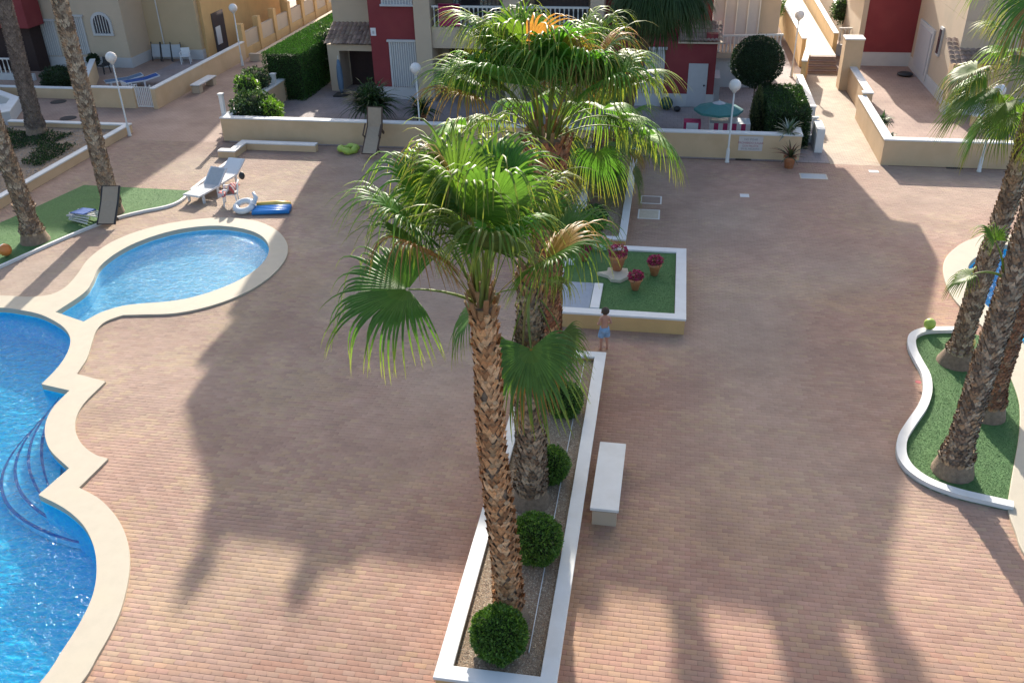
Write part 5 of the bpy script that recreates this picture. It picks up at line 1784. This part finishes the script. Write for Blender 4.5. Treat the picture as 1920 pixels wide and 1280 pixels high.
def skin_body(name, verts, edges, radii, m, parent, root=0, sub=2):
    me_ = bpy.data.meshes.new(name)
    me_.from_pydata(verts, edges, [])
    o_ = bpy.data.objects.new(name, me_)
    COL.objects.link(o_)
    sk = o_.modifiers.new('skin', 'SKIN')
    me_.skin_vertices.new() if not me_.skin_vertices else None
    for i, rr in enumerate(radii):
        v = me_.skin_vertices[0].data[i]
        v.radius = (rr, rr) if not isinstance(rr, tuple) else rr
        v.use_root = i == root
    sb_ = o_.modifiers.new('sub', 'SUBSURF')
    sb_.levels = sb_.render_levels = sub
    dg = bpy.context.evaluated_depsgraph_get()
    dg.update()
    m2 = bpy.data.meshes.new_from_object(o_.evaluated_get(dg))
    m2.materials.clear()
    m2.materials.append(m)
    m2.polygons.foreach_set('use_smooth', [True] * len(m2.polygons))
    o_.modifiers.clear()
    o_.data = m2
    o_.parent = parent
    return o_


ch = thing('person', 'bare chested child in pale blue shorts standing in front of the turf box, arms bent', 'person', (-1.2, 20.05, 0), rad(200))
# faces local -Y ; height 1.25
JV = [(0, 0, 0.62), (0, 0.0, 0.74), (0, -0.01, 0.88), (0, 0, 0.985), (0, -0.005, 1.035), (0, -0.015, 1.08), (0, -0.01, 1.15), (0, 0.0, 1.21),
      (0.06, 0, 0.6), (0.075, -0.02, 0.36), (0.08, 0.01, 0.1), (0.08, 0.0, 0.035), (0.085, -0.11, 0.025),
      (-0.06, 0, 0.6), (-0.085, -0.05, 0.36), (-0.09, 0.0, 0.1), (-0.09, -0.01, 0.035), (-0.1, -0.12, 0.025),
      (0.11, 0, 0.96), (0.165, 0.03, 0.80), (0.14, -0.12, 0.72), (0.12, -0.17, 0.71),
      (-0.11, 0, 0.96), (-0.17, 0.03, 0.80), (-0.12, -0.13, 0.74), (-0.09, -0.17, 0.74)]
JE = [(0, 1), (1, 2), (2, 3), (3, 4), (4, 5), (5, 6), (6, 7), (0, 8), (8, 9), (9, 10), (10, 11), (11, 12), (0, 13), (13, 14), (14, 15), (15, 16), (16, 17), (3, 18), (18, 19), (19, 20), (20, 21), (3, 22), (22, 23), (23, 24), (24, 25)]
JR = [(0.1, 0.075), (0.085, 0.065), (0.105, 0.07), (0.075, 0.055), 0.035, (0.07, 0.08), (0.085, 0.095), (0.055, 0.06), 0.075, 0.048, 0.03, 0.033, 0.025, 0.075, 0.048, 0.03, 0.033, 0.025,
      0.042, 0.028, 0.022, 0.024, 0.042, 0.028, 0.022, 0.024]
skin_body('body', JV, JE, JR, M_skin, ch)
for s, hx_, hy_, hz_ in ((1, 0.12, -0.18, 0.71), (-1, -0.09, -0.18, 0.74)):
    fv, fe, fr_ = [(hx_, hy_ + 0.01, hz_)], [], [0.02]
    for k, (ox, L_) in enumerate(((-0.018, 0.045), (-0.006, 0.052), (0.006, 0.05), (0.017, 0.04))):
        i0 = len(fv)
        fv += [(hx_ + ox, hy_ - 0.02, hz_), (hx_ + ox * 1.2, hy_ - 0.02 - L_ * 0.6, hz_ - 0.006), (hx_ + ox * 1.25, hy_ - 0.02 - L_, hz_ - 0.02)]
        fe += [(0, i0), (i0, i0 + 1), (i0 + 1, i0 + 2)]
        fr_ += [0.007, 0.006, 0.005]
    i0 = len(fv)
    fv += [(hx_ - s * 0.026, hy_ - 0.005, hz_), (hx_ - s * 0.04, hy_ - 0.03, hz_ - 0.004)]
    fe += [(0, i0), (i0, i0 + 1)]
    fr_ += [0.007, 0.005]
    skin_body('hand', fv, fe, fr_, M_skin, ch, sub=1)
hr = MB().sphere((0, 0.018, 1.165), 0.104, 1.0, 20).build('hair', M_hair, ch, True)
for s in (-1, 1):
    MB().sphere((s * 0.032, -0.098, 1.125), 0.011, 0.8, 8).build('eye', M_darkm, ch, True)
    MB().sphere((s * 0.093, 0.0, 1.115), 0.02, 1.4, 8).build('ear', M_skin, ch, True)
MB().sphere((0, -0.108, 1.1), 0.013, 1.3, 8).build('nose', M_skin, ch, True)
MB().box(-0.022, 0.022, -0.101, -0.09, 1.068, 1.075).build('mouth', mat('lips', (0.32, 0.1, 0.09), 0.6), ch)
M_shorts = mat('pale blue shorts', (0.22, 0.36, 0.55), 0.8, 0.25, 14, 0.2)
b = MB()
b.lathe([(0.118, 0.69), (0.128, 0.62), (0.13, 0.56)], n=18)
for s in (-1, 1):
    b.tube([(s * 0.055, 0, 0.6), (s * 0.072, -0.01 - 0.012 * (s < 0), 0.5), (s * 0.08, -0.02 - 0.015 * (s < 0), 0.41)], [0.085, 0.085, 0.082], 14, False)
b.build('shorts', M_shorts, ch, True)
